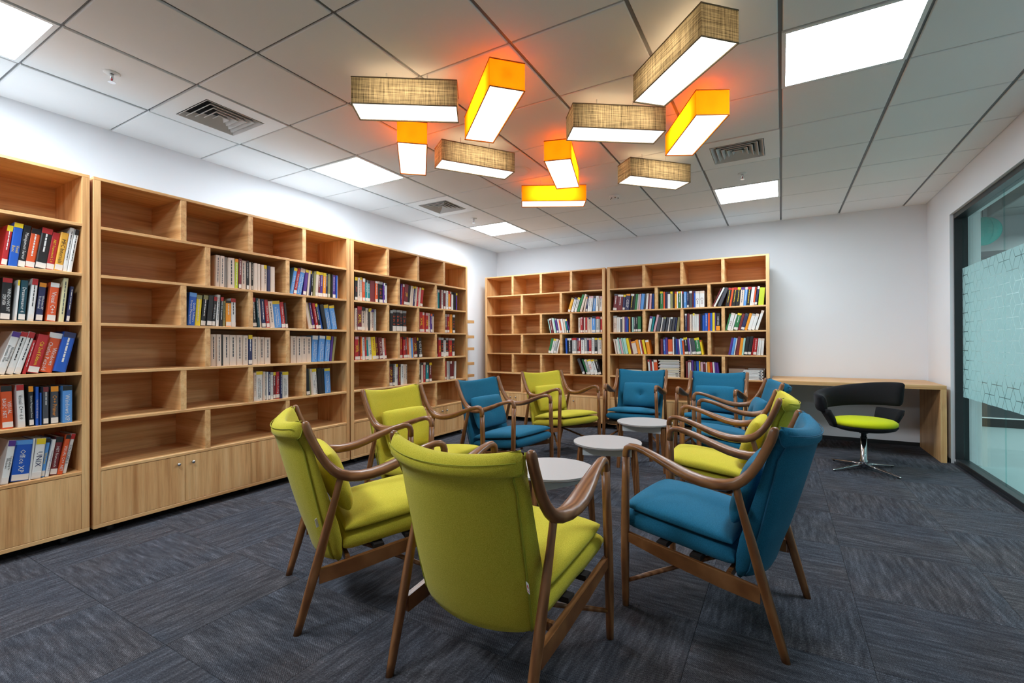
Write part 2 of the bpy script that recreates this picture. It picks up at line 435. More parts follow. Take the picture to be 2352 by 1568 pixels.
for k, (i, j) in enumerate(VENTS):
    cx, cy = GX + (i + .5) * T, GY + (j + .5) * T
    t = thing('air_vent', VLAB[k], 'air vent', (cx, cy, ZC), 0, 'ceiling air vents')
    q, r = .293, .190
    a = Acc()
    a.box(-q, q, -q, -r, -.002, .012); a.box(-q, q, r, q, -.002, .012); a.box(-q, -r, -r, r, -.002, .012); a.box(r, q, -r, r, -.002, .012)
    a.make('face_plate', M['white'], t)
    box('duct_box', (-r, r, -r, r, .034, .040), M['void'], t)
    for m_ in range(5):                        # nested square louvres, each flared downward
        ro = r - .004 - m_ * .037; ri = ro - .030
        if ri < .008: ri = .004
        V = [];
        for rr_, z in ((ro, -.004), (ri, .026), (ri - .003, .026), (ro - .004, -.006)):
            V += [(-rr_, -rr_, z), (rr_, -rr_, z), (rr_, rr_, z), (-rr_, rr_, z)]
        F = []
        for L_ in range(4):
            for s_ in range(4):
                n_ = (L_ + 1) % 4; F.append((L_ * 4 + s_, L_ * 4 + (s_ + 1) % 4, n_ * 4 + (s_ + 1) % 4, n_ * 4 + s_))
        pyd('louvre', V, F, M['grille'], t)

def sprinkler(x, y, label):
    t = thing('sprinkler', label, 'sprinkler', (x, y, ZC), 0, 'ceiling sprinklers')
    V, F = lathe([(.012, -.006), (.034, -.005), (.040, -.001), (.040, 0)], 20); pyd('escutcheon', V, F, M['white'], t, True)
    V, F = lathe([(.006, -.030), (.009, -.022), (.010, -.006)], 12); pyd('nozzle', V, F, M['chrome'], t, True)
    V, F = lathe([(.003, -.044), (.004, -.037), (.003, -.030)], 8); pyd('bulb', V, F, M['bulb_red'], t, True)
    a = Acc()
    for s in (-1, 1): a.add(*tube([(s * .010, 0, -.022), (s * .016, 0, -.034), (s * .006, 0, -.050)], .002, 6))
    a.make('frame_arms', M['chrome'], t)
    V, F = lathe([(.018, -.053), (.018, -.051)], 14); pyd('deflector', V, F, M['chrome'], t)
sprinkler(-3.275, 1.161, 'chrome sprinkler head in the ceiling above the end bookcase')
sprinkler(-3.275, 4.753, 'tiny sprinkler head beside the LED panel near the corner')
sprinkler(-0.299, 4.724, 'sprinkler head between the vent and LED panel by the bare wall')
t = thing('smoke_detector', 'white smoke detector on the ceiling beyond the lamp cluster', 'smoke detector', (-1.503, 4.763, ZC))
V, F = lathe([(.030, -.042), (.036, -.034), (.037, -.022), (.046, -.016), (.050, -.006), (.050, 0)], 24); pyd('housing', V, F, M['white'], t, True)
a = Acc()
for k in range(6):
    an = k * PI / 3; c_, s_ = math.cos(an), math.sin(an)
    a.box(c_ * .0375 - .006, c_ * .0375 + .006, s_ * .0375 - .006, s_ * .0375 + .006, -.032, -.026)
a.make('sensor_slots', M['black'], t)
t = thing('ceiling_speaker', 'flat round speaker plate in the ceiling beside a linen lamp', 'speaker', (-2.03, 3.64, ZC))
V, F = lathe([(.095, -.004), (.108, -.006), (.118, -.003), (.120, 0)], 36); pyd('trim_ring', V, F, M['white'], t, True)
V, F = lathe([(.090, -.007), (.094, -.0045)], 36); pyd('grille', V, F, M['tile'], t)

# ------------------------------------------------------------------ glazed wall and the corridor beyond
win = sempty('window_1')
GXP = 1.500
box('bottom_rail', (1.445, 1.535, GY0, JY, 0, .048), M['frame'], win, .003)
box('top_rail', (1.438, 1.535, GY0, JY, HZ - .045, HZ), M['frame'], win)
box('jamb', (1.438, 1.535, JY - .022, JY, .048, HZ - .045), M['frame'], win)
box('glazing_bead', (1.432, 1.445, GY0, JY, 0, .020), M['frame'], win)
cuts = [5.983, 5.034, 3.99, 2.95, 1.91, GY0]
for k in range(5):
    box('glass_pane', (GXP - .005, GXP + .005, cuts[k + 1] + .002, cuts[k] - .002, .048, HZ - .045), M['glass'], win)
# frosted film: lozenge pattern cut through to the clear glass
FZ0, FZ1, FY0, FY1, ED = 0.641, 1.862, GY0, 5.982, 0.102
def clip(poly, lo, hi, ax):
    for sgn, lim in ((1, lo), (-1, hi)):
        out = []
        for q in range(len(poly)):
            p, r = poly[q], poly[(q + 1) % len(poly)]; dp, dr = sgn * (p[ax] - lim), sgn * (r[ax] - lim)
            if dp >= 0: out.append(p)
            if (dp >= 0) != (dr >= 0):
                f_ = dp / (dp - dr); out.append((p[0] + (r[0] - p[0]) * f_, p[1] + (r[1] - p[1]) * f_))
        poly = out
        if not poly: return []
    return poly
a = Acc(); dirs = [(ED * math.cos(k * PI / 3), ED * math.sin(k * PI / 3)) for k in range(6)]
for m_ in range(-2, 40):
    for n_ in range(-40, 20):
        cy = FY0 + 1.5 * ED * m_; cz = FZ0 + math.sqrt(3) * ED * (n_ + .5 * (m_ % 2))
        if not (FY0 - .2 < cy < FY1 + .2 and FZ0 - .2 < cz < FZ1 + .2): continue
        for k in (0, 2, 4):                     # three lozenges round each six-way node
            d1, d2 = dirs[k], dirs[(k + 1) % 6]
            P = [(cy, cz), (cy + d1[0], cz + d1[1]), (cy + d1[0] + d2[0], cz + d1[1] + d2[1]), (cy + d2[0], cz + d2[1])]
            # alternate nodes so that the plane is covered once
            mx_, mz_ = sum(p[0] for p in P) / 4, sum(p[1] for p in P) / 4
            P = [(mx_ + (p[0] - mx_) * .945, mz_ + (p[1] - mz_) * .945) for p in P]
            P = clip(P, FY0, FY1, 0)
            P = clip(P, FZ0, FZ1, 1) if P else P
            if len(P) >= 3:
                a.add([(GXP - .0058, p[0], p[1]) for p in P] , [tuple(range(len(P)))])
a.make('frosted_film', M['film'], win)

CY1 = 8.85
struct(box('floor_corridor', (1.42, 6.2, -1.0, CY1, -0.10, -0.002), M['corr_floor']))
struct(box('wall_corridor_end', (1.30, 6.2, CY1, CY1 + .1, 0, 3.3), M['corr_wall']))
struct(box('wall_corridor_side', (6.2, 6.3, -1.0, CY1, 0, 3.3), M['corr_wall']))
struct(box('wall_corridor_near', (1.62, 6.3, -1.1, -1.0, 0, 3.3), M['corr_wall']))
struct(box('wall_corridor_return', (1.42, 1.63, 7.0, CY1, 0, 3.3), M['wall']))
struct(box('ceiling_corridor', (1.40, 6.3, -1.1, CY1 + .1, 3.2, 3.3), M['corr_ceil']))
struct(box('baseboard_corridor', (1.63, 6.2, CY1 - .02, CY1, 0, .115), M['black']))
struct(box('trim_1', (1.63, 6.2, CY1 - .024, CY1, .115, .130), M['white']))
struct(box('trim_2', (1.63, 6.2, CY1 - .012, CY1, .130, .62), M['corr_dark']))
struct(box('beam', (1.63, 6.2, 8.55, 8.80, 2.30, 2.37), M['corr_dark']))
t = thing('air_duct', 'galvanised air duct under the corridor ceiling beyond the glass', 'duct', (0, 0, 0))
box('duct_run', (2.45, 2.90, -.9, 8.8, 2.86, 3.10), M['duct'], t, .01)
for k in range(8): box('flange', (2.435, 2.915, .2 + k * 1.15, .23 + k * 1.15, 2.845, 3.115), M['duct'], t)
t = thing('sprinkler_pipe', 'thin dark pipe below the corridor ceiling beyond the glass', 'pipe')
V, F = tube([(1.95, -.9, 2.95), (1.95, 8.8, 2.95)], .022); pyd('pipe_run', V, F, M['corr_dark'], t, True)
for k in range(5):
    V, F = tube([(1.95, .6 + 1.7 * k, 2.95), (1.95, .6 + 1.7 * k, 3.2)], .008, 6); pyd('hanger', V, F, M['corr_dark'], t)
for k, (x, y) in enumerate(((3.0, 8.08), (3.9, 7.0), (3.6, 4.4), (3.6, 1.4))):  # all but the first are unseen, added to brighten the corridor
    t = thing('tube_light', ['bright linear lamp under the corridor ceiling, seen through the upper glass', 'linear lamp further inside the corridor beyond the glass', 'linear lamp along the middle of the corridor', 'linear lamp at the near end of the corridor'][k], 'lamp', (x + (.62 if k == 0 else 0), y, 2.60), PI / 2 if k == 0 else 0, 'linear corridor lamps')
    box('housing', (-.06, .06, -.6, .6, .012, .05), M['white'], t)
    pyd('tube', [(-.055, -.6, .011), (-.055, .6, .011), (.055, .6, .011), (.055, -.6, .011)], [(0, 1, 2, 3)], M['tubelight'], t)
    for s in (-.53, .45):
        V, F = tube([(0, s, .05), (0, s, .60)], .003, 6); pyd('suspension_wire', V, F, M['corr_dark'], t)
def lantern(c, r, label):
    t = thing('paper_lantern', label, 'lantern', c, 0, 'turquoise paper lanterns')
    n = 26; rows = []
    for k in range(n + 1):
        th_ = -PI / 2 * .90 + PI * .90 * k / n
        rows.append((0, 0, r * math.sin(th_), r * math.cos(th_) * (1 - .012 * (k % 2)), r * math.cos(th_) * (1 - .012 * (k % 2))))
    V, F = rings(rows, 32); pyd('shade', V, F[:-2], M['lantern'], t, False)
    for k in range(4):
        an = k * PI / 4 + .3; path = [(1.008 * r * math.cos(q) * math.cos(an), 1.008 * r * math.cos(q) * math.sin(an), 1.008 * r * math.sin(q)) for q in [(-.48 + .04 * z) * PI for z in range(25)]]
        path2 = [(-x, -y, z) for x, y, z in path]
        V, F = tube(path, .003, 5); V2, F2 = tube(path2, .003, 5)
        a = Acc(); a.add(V, F); a.add(V2, F2); a.make('wire_rib', M['lantern'], t)
    V, F = tube([(0, 0, r * .98), (0, 0, 3.2 - c[2])], .003, 6); pyd('cord', V, F, M['corr_dark'], t)
lantern((2.03, 7.42, 2.445), .16, 'turquoise paper lantern hanging just beyond the glass wall')
lantern((1.80, 6.10, 2.75), .145, 'second turquoise lantern half hidden by the top of the glazing')

# ------------------------------------------------------------------ bookcases
UW, UD, TS, TB = 1.925, 0.43, 0.036, 0.018
SHELF_TOP = [1.883, 1.589, 1.297, 1.004, 0.713, 0.417]      # tops of the boards below rows 0..5
IN = UW - 2 * TS
C4 = (IN - 3 * TS) / 4; C3 = (IN - 2 * TS) / 3
def cells(r):
    n, w = (4, C4) if r % 2 == 0 else (3, C3)
    return [(TS + k * (w + TS), TS + k * (w + TS) + w) for k in range(n)]
def bookcase(label, loc, rz, foot):
    t = thing('bookcase', label, 'bookcase', loc, rz, 'oak bookcases')
    z0, z1 = 0.056, 2.178
    for x in (0, UW - TS): box('side_panel', (x, x + TS, 0, UD, z0 + .022, z1 - TB), M['oak_v'], t, .0012)
    tb = box('top_board', (0, UW, 0, UD, z1 - TB, z1), M['oak_h'], t, .0012)
    tb.data.materials.append(M['melamine'])                    # invented pale upper face, unseen, bounces neutral light to wall and ceiling
    for p in tb.data.polygons:
        if p.normal.z > .9: p.material_index = 1
    box('bottom_board', (0, UW, 0, UD, z0, z0 + .022), M['oak_h'], t, .0012)
    box('back_panel', (TS, UW - TS, UD - .012, UD - .002, z0 + .022, z1 - TB), M['oak_h'], t)
    tops = [z1] + SHELF_TOP
    for r in range(6):
        zs = SHELF_TOP[r]
        box('shelf', (TS, UW - TS, .0, UD - .012, zs - TB, zs), M['oak_h'], t, .0012)
        for k, (xa, xb) in enumerate(cells(r)[:-1]):
            box('divider', (xb, xb + TS, .001, UD - .012, zs, tops[r] - TB), M['oak_d'], t, .001)
    dw = IN / 4
    for k in range(4):
        d = box('cabinet_door', (TS + k * dw + .0015, TS + (k + 1) * dw - .0015, .001, .019, .080, SHELF_TOP[5] - TB - .003), M['oak_v'], t, .001)
        kx = TS + (k + 1) * dw - .045 if k % 2 == 0 else TS + k * dw + .045
        V, F = sweep([((kx, .001, .345), .0035, .0035), ((kx, -.012, .345), .0035, .0035), ((kx, -.013, .345), .0105, .0105), ((kx, -.021, .345), .0095, .0095)], (1, 0, 0), 14)
        pyd('knob', V, F, M['steel'], d, True)
    box('partition', (UW / 2 - .009, UW / 2 + .009, .02, UD - .012, .078, SHELF_TOP[5] - TB), M['oak_d'], t)
    for x in (.10, UW / 2, UW - .10):
        for y in (.07, UD - .07):
            V, F = sweep([((x - .015, y, .024 - foot), .024, .024), ((x + .015, y, .024 - foot), .024, .024)], (0, 1, 0), 14)
            c = pyd('castor', V, F, M['black'], t, True)
            box('castor_fork', (x - .02, x + .02, y - .012, y + .012, .030 - foot, .056), M['black'], c)
    return t
UX = -3.58
UNITS = {}
for u, y0, lab in ((1, 1.163 - UW, 'oak bookcase at the picture edge, its five visible shelves full of books'),
                   (2, 1.180, 'oak bookcase in the middle of the left wall, mostly empty compartments'),
                   (3, 3.122, 'oak bookcase at the far end of the left wall, beside the corner')):
    UNITS[u] = (Vector((UX, y0, 0)), PI / 2); bookcase(lab, UNITS[u][0], PI / 2, 0)
for u, x0, lab in ((4, -3.998, 'oak bookcase in the corner of the back wall, largely empty'), (5, -2.040, 'oak bookcase on the back wall next to the built-in desk, filled with books')):
    UNITS[u] = (Vector((x0, 6.15 + ROT * x0, .012)), ROT); bookcase(lab, UNITS[u][0], ROT, .012)

# floating ledges in the corner
for k, z in enumerate((1.508, 1.282, 1.104, 0.884, 0.704)):
    t = thing('wall_ledge', ['topmost', 'second highest', 'middle', 'second lowest', 'lowest visible'][k] + ' of the short oak wall ledges in the corner behind the bookcase', 'wall shelf', (XL, 0, z - .04), 0, 'oak wall ledges in the corner')
    box('ledge_board', (0, .165, 5.15, 5.82, 0, .042), M['oak_d'], t, .001)
    box('bracket', (0, .10, 5.25, 5.72, -.02, 0), M['duct'], t)

# ------------------------------------------------------------------ desk
t = thing('desk', 'oak desk built against the bare back wall, with a solid end panel', 'desk', (0, 5.98, 0))
box('desk_top', (-.095, 1.376, 0, .79, .702, .744), M['oak_h'], t, .0015)
box('end_panel', (1.331, 1.376, 0, .79, 0, .702), M['oak_v'], t, .0015)
box('end_panel', (-.095, -.050, .02, .79, 0, .702), M['oak_v'], t, .0015)

# ------------------------------------------------------------------ books
PAL = {'w': ((.70, .67, .63), 'white'), 'c': ((.66, .52, .42), 'cream'), 'e': ((.66, .60, .34), 'pale yellow'), 'k': ((.013, .012, .013), 'black'), 'n': ((.022, .026, .085), 'navy'),
       'b': ((.012, .085, .42), 'blue'), 'B': ((.09, .27, .60), 'sky blue'), 'r': ((.42, .018, .020), 'red'), 'R': ((.66, .085, .018), 'vermilion'), 'o': ((.78, .27, .015), 'orange'),
       'a': ((.70, .34, .035), 'amber'), 'y': ((.74, .52, .015), 'yellow'), 'g': ((.025, .17, .055), 'green'), 't': ((.005, .22, .24), 'teal'), 'T': ((.34, .58, .50), 'mint'),
       'v': ((.006, .050, .070), 'dark teal'), 'p': ((.080, .028, .21), 'purple'), 'm': ((.155, .018, .022), 'maroon'), 'd': ((.055, .058, .070), 'charcoal'), 'G': ((.34, .34, .33), 'grey'),
       'O': ((.26, .24, .095), 'olive'), 'l': ((.48, .56, .03), 'lime'), 'q': ((.58, .33, .36), 'pink')}
BM = {k: plain('cover_' + v[1].replace(' ', '_'), v[0], 0.42) for k, v in PAL.items()}
IM = {k: plain('ink_' + v[1].replace(' ', '_'), v[0], 0.6) for k, v in PAL.items()}
STK = plain('paper_sticker', (.68, .62, .56), 0.7)
DATA = """1 1 2|1563,23,222,7,r:y:Oracle Guide:w:s|1586,36,240,6,b:y:Visual/Basic:y|1623,30,236,7,k::Management Server:w:s|1654,39,226,8,R:k:Visual C#/Developer:w:s|1693,45,236,8,k:r:Visual Basic/Edition:w:s|1738,35,220,8,r::.NET Framework 2.0:y:s|1773,35,226,8,a::MFC Internals:k:s|1809,21,262,8,w::Schaum:d|1831,19,256,8,w:k:Java Language:k
1 2 2|1561,50,228,3,k:r:WINDOWS NT/SERVER:w:s|1613,11,222,4,w:y:Network Guide:d:s|1626,37,222,4,v::Dreamweaver 4:w:s|1665,32,236,5,w:r:Exchange 5.5:k:s|1699,39,218,5,n:o:Windows XP/Professional:w:s|1742,50,222,5,R:w:Visual C++:w:s|1795,30,256,5,e::Notes:d|1828,20,210,6,n::Project Server:w:s
1 3 2|1545,32,236,16,w:p:Networking/Essentials Plus:k:s|1579,29,236,15,w:r:Windows 2000/Server:k:s|1610,25,236,15,w:r:Internet Server:k:s|1640,14,190,13,r::Guide:w|1655,45,218,13,r::C# 2nd Edition:y:s|1706,55,228,12,R:w:Windows/Charles Petzold:w:|1765,53,232,12,b:n:Java 2/Complete:w:
1 4 2|1571,57,232,-2,R:k:VISUAL/BASIC .NET:w:s|1629,40,234,-2,w:r:Visual C++ 6.0:k:s|1673,26,222,-1,k:o:Systems Management Server:w:s|1700,15,216,0,b::THE TRUSTED ADVISOR:c|1717,8,182,0,b::Word:w|1728,30,214,0,d:m:Training/ESSENTIALS:w:s|1761,44,214,0,d:o:C++ Primer:o:s|1810,57,214,0,B:k:Windows XP:w:
1 5 2|1562,28,232,8,w:p:Upgrading to/Windows:k:s|1593,69,222,5,b:B:Office XP:w:s|1663,7,226,5,w::Guide:d|1672,38,222,6,w:y:UNIX:n:s|1712,18,218,7,B:k:Windows:y:s|1732,15,206,9,w::Understanding Pointers in C:p|1750,31,216,8,m:k:.NET Framework:w:s|1782,21,224,10,R:k:VISUAL C++ .NET:w:|1805,18,226,11,w:r:SUN SOLARIS 8:n:s
2 1 1|714,30,232,1,c::Report:d|744,28,230,1,c::Report:d|773,26,228,0,G|804,47,226,0,c::Report:d|855,24,226,1,l:o:Service:w|884,21,232,1,m::CALL CENTER:w:s|907,39,222,0,c::Report:d|949,19,226,0,k::Quality:w:s|970,17,216,0,c|988,15,220,0,k::Process:w:s|1003,25,214,0,c|1030,23,212,0,c|1053,9,212,0,c|1064,21,210,0,c|1087,27,212,0,c:y:Plan:d|1118,27,210,0,n|1146,36,206,0,c
2 1 2|1317,31,224,11,B:y:Quality Software:w|1354,28,226,11,r::Software Testing:w:s|1384,45,228,11,B:c:Quality Software/Project Management:w|1435,30,222,8,p:y::w:s|1467,20,220,6,c|1489,16,220,5,n:y|1506,13,218,4,k::Test:w:s|1521,18,216,3,O|1541,28,220,3,c:y::d:s|1571,23,218,2,m:y:Testing:w:s|1599,27,220,2,p:y:Testing:w:s|1627,32,216,2,o:y:Testing:w:s|1663,19,218,1,n::Guide:w:s|1685,16,214,1,O:::k:s|1702,18,214,1,O|1722,14,212,1,k|1740,36,210,1,p::Project:w:s|1779,14,210,1,b|1795,14,208,1,c
2 2 1|524,46,230,4,b:B:Quality Software/Project Management:w:|573,37,218,4,y:O:Training:c|616,33,222,6,k:O:IT Is:w:s|652,33,222,5,k::::s|690,22,216,5,k:r:Design to Deploy:w:s|718,21,232,3,w::Strategy:d|740,19,216,2,k:r:Testing:w|760,20,190,1,O::Systems:d|784,38,196,0,o:k:Software/Engineering:w:s|824,36,214,0,w:r:Engineering:d:s
2 2 2|1000,31,228,-3,k:r:CV:w:s|1032,18,226,-4,v::Critical Time:w|1052,19,224,-4,c|1071,32,222,-4,n::EDUCATION:w:s|1105,27,220,-5,r::Software Testing:w:s|1135,38,210,-6,c::Report:d|1178,65,216,-6,B:y:Quality Software/Project Management:w|1248,34,212,-6,r::Software Testing:w:s|1285,21,208,-5,k::::s
2 2 3|1475,30,216,-11,c|1507,18,218,-11,O::::s|1536,26,218,-11,p::Project:w:s|1565,26,216,-11,r::Software Testing:w:s|1592,22,214,-11,k:y:Java:w:s|1615,26,206,-12,b|1645,39,210,-12,k::::|1686,51,210,-10,B:y:Quality Software/Project Management:w|1743,54,206,-10,B:y:Quality Software/Project Management:w
2 3 1|682,40,222,0,c::Report:d|722,30,222,0,c::Report:d|754,14,220,0,k|769,47,220,0,c::Report:d|817,47,218,0,c::Report:d|869,48,218,0,c::Report:d|918,36,216,0,c::Report:d|957,31,220,0,n:y:Data:w:s|990,44,206,0,c::Report:d|1036,14,206,0,c|1052,42,204,0,c::Report:d|1096,48,202,0,c::Report:d
2 3 2|1318,14,200,0,c|1334,47,200,0,c::Report:d|1383,46,198,0,c::Report:d|1431,50,198,0,c::Report:d|1483,47,196,0,c::Report:d|1534,56,206,2,B:w:Quality Software/Project Management:w|1592,58,204,4,B:w:Quality Software/Project Management:w|1661,50,204,5,B:y:Quality Software/Project Management:w|1717,22,202,6,p|1742,26,200,8,O
2 4 2|998,24,212,0,c::Plan:d:s|1023,54,220,0,w:y:QUALITY SOFTWARE/PROJECT MANAGEMENT:k|1080,12,216,0,c|1093,16,214,0,G::Test:w:s|1111,12,212,0,w|1124,17,212,0,n::EDUCATION:w:s|1144,25,208,0,w:G:Plan:d:|1171,21,208,0,m:y:Testing:w:s|1195,31,208,0,r::Software Testing:w:s|1227,17,204,0,n::Project:w|1247,58,204,0,w:y:QUALITY SOFTWARE/PROJECT MANAGEMENT:k
2 4 3|1472,35,208,-3,k::::s|1508,11,206,-4,O|1521,19,204,-4,c|1544,44,204,-4,w:y:QUALITY SOFTWARE/PROJECT:k|1598,39,204,-4,k|1642,29,200,-4,k|1675,60,200,-3,B:y:Quality Software/Project Management:w
3 1 0|73,33,230,0,k:y:JAVA:R:s|108,25,226,0,c::Guide:d|135,33,236,0,c:y:Java:d:s|172,29,228,0,R:w:Java:w:s|203,25,218,0,t:k:Oracle:w:s|231,6,216,0,w|239,31,214,0,t:k:Oracle:w:s|272,69,218,0,m|343,33,220,0,R:w:Java:w:s|378,19,222,0,k:c|399,50,222,0,k:G:2 in 1:R:s|451,19,212,0,p:w:Java:w:s|473,25,212,0,w:k
3 1 1|704,21,224,4,p::Java:w|728,22,224,5,r:w|753,58,226,5,m::JSP:y:s|814,39,222,7,k::::s|856,26,220,7,c|886,23,218,7,c:y|913,26,220,7,n:y:Java:w|942,24,218,7,c|969,23,216,7,r::Java:w|996,28,214,7,c|1027,41,214,8,r:y::w:s
3 1 2|1321,36,210,0,w::Java:d|1361,26,208,0,t:w|1391,26,206,1,m|1421,37,210,1,w::Java:d|1462,37,208,1,m:w::w:s|1503,38,208,1,w::J2EE:k|1545,32,206,1,o:r::w:s|1581,34,206,2,r:w::w:s|1620,44,202,1,w:k|1671,26,200,1,k|1706,22,196,1,p:y
3 2 0|71,23,218,0,c::Guide:d|98,54,238,0,m:r:XML:y:s|159,50,232,0,c:k:Data:d:s|211,33,226,0,c::Java:d|247,18,224,0,k:y|268,22,228,0,c:y:JAVA:m|292,31,218,0,c:p:Java:m|329,26,220,0,G::Guide:w
3 2 1|543,38,208,0,k:G::w:|584,51,216,0,k:G:2 in 1:R:S|638,53,216,0,k:G:2 in 1:R:S|694,36,214,0,k:G:2 in 1:R:S|740,58,212,0,k:G:2 in 1:R:S
3 2 2|1008,55,214,0,r::XML:y:s|1065,31,212,0,R:w::w:s|1099,17,206,0,r|1120,47,208,0,r:q:XML:y:s|1171,32,206,0,c::Java:m|1207,29,204,0,p:R:Java:w:s|1239,22,200,0,c:n
3 2 3|1483,49,200,0,m:G:Java:w:s|1536,40,200,0,r:q:XML:y:s|1579,49,200,0,o::Java:r:|1636,46,198,0,k:w:1 in 2:R:s
3 3 0|68,41,220,0,r:q:XML:y:s|111,33,222,-1,m::Java Server:y:s|146,15,220,-1,R::Java:y:s|163,31,212,-2,w::XSLT Basics:d:s|197,20,216,-2,r::Java:y:s|220,28,214,-3,t:G::w:s|250,40,214,-5,w::Java XML:d|294,51,216,-5,y::XML Basics:r:s|348,38,214,-5,m::Java XML:y:s|389,49,212,-5,m::ASP XML:c:s|442,29,206,-5,w:c:Java:R:s|473,32,208,-4,r::Guide:y:s
3 3 1|697,45,204,0,r::Java:y:s|746,32,206,-2,r:k:XML:w:s|783,34,204,-3,m::Java:w:s|821,25,202,-4,R:::w:s|849,30,198,-4,c|882,20,196,-4,B|906,19,198,-4,o|930,55,202,-4,m::XML:y:s|989,22,200,-4,k:y|1015,51,198,-4,k::DELPHI:w:s
3 3 2|1314,32,196,0,k:::w:s|1349,50,200,0,r:G:XML:y:|1402,46,198,0,k:G:1 in 2:R:S|1450,50,190,0,w:k:Guide:d|1502,56,196,0,k:G:2 in 1:R:S|1561,66,194,0,r:G:XML:y:|1632,47,192,0,k:w:2 in 1:R:S
3 4 1|536,48,214,0,m:k:ASP 3.0:y:s|588,26,212,0,d::Guide:w:s|617,18,210,0,w|639,27,210,0,w:y:XML:d|671,32,208,0,m:k:Java:y:|707,42,206,0,w::Guide:d|752,28,202,0,c::JAVA:k|782,26,202,0,c::Java:k
3 4 2|1002,35,196,0,k::Java:w:s|1041,37,192,0,c:k|1082,38,194,0,r:c:Java:w|1123,53,190,0,t:k:Learning:w:s|1181,44,188,0,m:y:Java:w:s
3 4 3|1469,22,184,0,c|1493,28,184,0,r:::w:s|1526,25,182,0,w::Java:d|1556,24,180,0,G|1583,34,180,1,m:w::w:s|1622,43,178,2,m:::w:s|1675,32,176,2,w
4 1 2|1367,39,208,17,a:O::w:s|1418,41,206,17,w:n:Java:n|1464,39,206,17,w:y:Java:d|1511,35,250,19,g|1553,32,252,18,c|1592,25,206,12,c:o|1620,23,206,10,n::Unix:w:s|1651,35,210,8,w:q:Guide:d|1691,31,210,8,w:q:Guide:d|1727,42,210,6,B:d:PLC:w|1775,42,208,3,w::Mr. Candle:k|1824,53,204,1,w:q:Guide:d
4 2 2|1095,15,200,-12,T|1113,37,208,-10,m:w:Advanced:w|1156,20,218,-11,w|1178,20,210,-11,T|1206,29,206,-12,p:G::w:s|1239,26,200,-11,w|1268,22,200,-11,R:q::w:s|1293,33,198,-10,w|1329,26,194,-10,c|1358,21,196,-12,t:w::w:s|1382,16,200,-16,p:y::w:s
4 2 3|1532,31,192,0,c::Guide:d|1566,28,198,0,r:q:Unix:w:s|1597,14,196,0,m:::w:s|1614,19,192,0,c|1635,24,196,0,r:::w:s|1662,19,190,0,c|1683,25,192,0,c:n:Guide:d|1711,20,190,0,c|1734,48,202,0,B:k:Unix:w:s|1788,58,198,0,G:r:Manual:w:s|1852,25,196,0,r:c:::s
4 3 1|1060,41,206,14,g:::w:s|1103,41,196,14,w:y:Guide:n|1148,40,192,13,G:c:Manual:w:s|1190,22,180,14,w
4 3 2|1343,22,196,-2,b|1369,64,198,-2,k:w:JMS 2:w|1438,67,200,-1,G:r:Manual:w:s|1515,24,198,-1,m:p:Unix:w:s|1542,20,196,-1,r:w:Unix:w:s|1568,47,200,-1,w:n:Manual:d|1618,42,198,-1,G::Manual:w:s|1663,23,198,-1,n:q::w:s|1689,34,196,-1,r:G:Unix:w:s|1726,41,200,0,w::Solaris 8:k|1770,37,198,0,k:y:Oracle:w:s|1813,16,194,-1,w|1832,37,198,-1,w:y:Unix:k
4 4 3|1593,35,216,-22,d::::s|1651,22,206,-20,g::::s|1677,37,200,-18,G:c:Java:w:s|1718,48,198,-17,w:y:DB2:R:s|1769,44,198,-17,w:y:Guide:d|1819,44,196,-17,k:O:Oracle 11i:w:s
5 1 0|69,51,220,6,m:d:Unix:w:s|125,71,208,5,m:w:Bible:w:|200,31,206,5,n:y::w:s|236,54,210,6,n:o:CISSP:w|295,41,210,6,k:w:Project:y|340,20,204,6,k:::y|362,24,206,6,g|387,22,202,6,w|411,18,204,5,q|433,44,204,6,B:::w|481,15,202,6,d|502,29,206,4,w:c|534,14,198,4,m|553,24,200,3,q:c|594,19,196,1,b
5 1 1|690,37,216,0,g:y:Programming:w|731,20,210,0,R:::w|755,29,206,0,n|787,32,204,0,w:k|822,26,208,0,O:y|851,18,204,0,k|873,22,204,0,o:r:Java:y|898,13,204,0,w|915,31,208,0,g:y:Management:w|948,11,204,0,w|961,16,204,0,d:r|982,31,196,0,B::Guide:w|1017,26,198,0,n::Patents:w:s|1048,31,204,0,d:w|1082,14,200,0,m|1100,18,200,0,b:n|1120,47,196,0,w:c:C++:m|1171,50,196,0,w:c:C++:m
5 1 2|1309,13,230,24,m|1326,20,262,26,w|1352,41,228,22,d|1401,41,212,10,k:r:STRATEGY:y:|1449,22,212,9,R|1484,41,212,8,k:r:STRATEGY:y:|1535,38,212,7,k:y:STRATEGY:y:|1579,41,208,5,c:p:Guide:d|1626,31,210,6,B:c:Guide:w|1661,40,210,6,k:r:STRATEGY:y:|1703,12,206,7,w|1719,21,206,7,w|1741,18,206,7,R:r::w:s|1762,24,212,9,n:w::w:s|1792,59,194,5,l:::w
5 2 0|73,48,212,0,c:G:C++:m|126,25,192,0,w|155,15,190,0,w|173,24,190,0,d:w|200,28,194,0,c|232,20,194,0,p:::w|254,18,190,0,b:p:::|274,11,192,0,n:y|287,17,190,0,o|307,21,188,0,k:::w|331,15,186,0,T|349,25,188,0,d::Guide:w:s|378,25,192,0,k::FIRSTON:w:s|406,42,192,0,g::::s
5 2 1|534,34,200,9,w:p|573,23,196,9,t|600,28,222,13,q|634,44,184,10,d|689,18,182,9,w|710,33,186,9,d:O|749,27,182,9,d|781,17,180,8,w|803,23,182,8,d:w|829,32,180,8,d|867,16,176,7,n|888,37,180,7,O
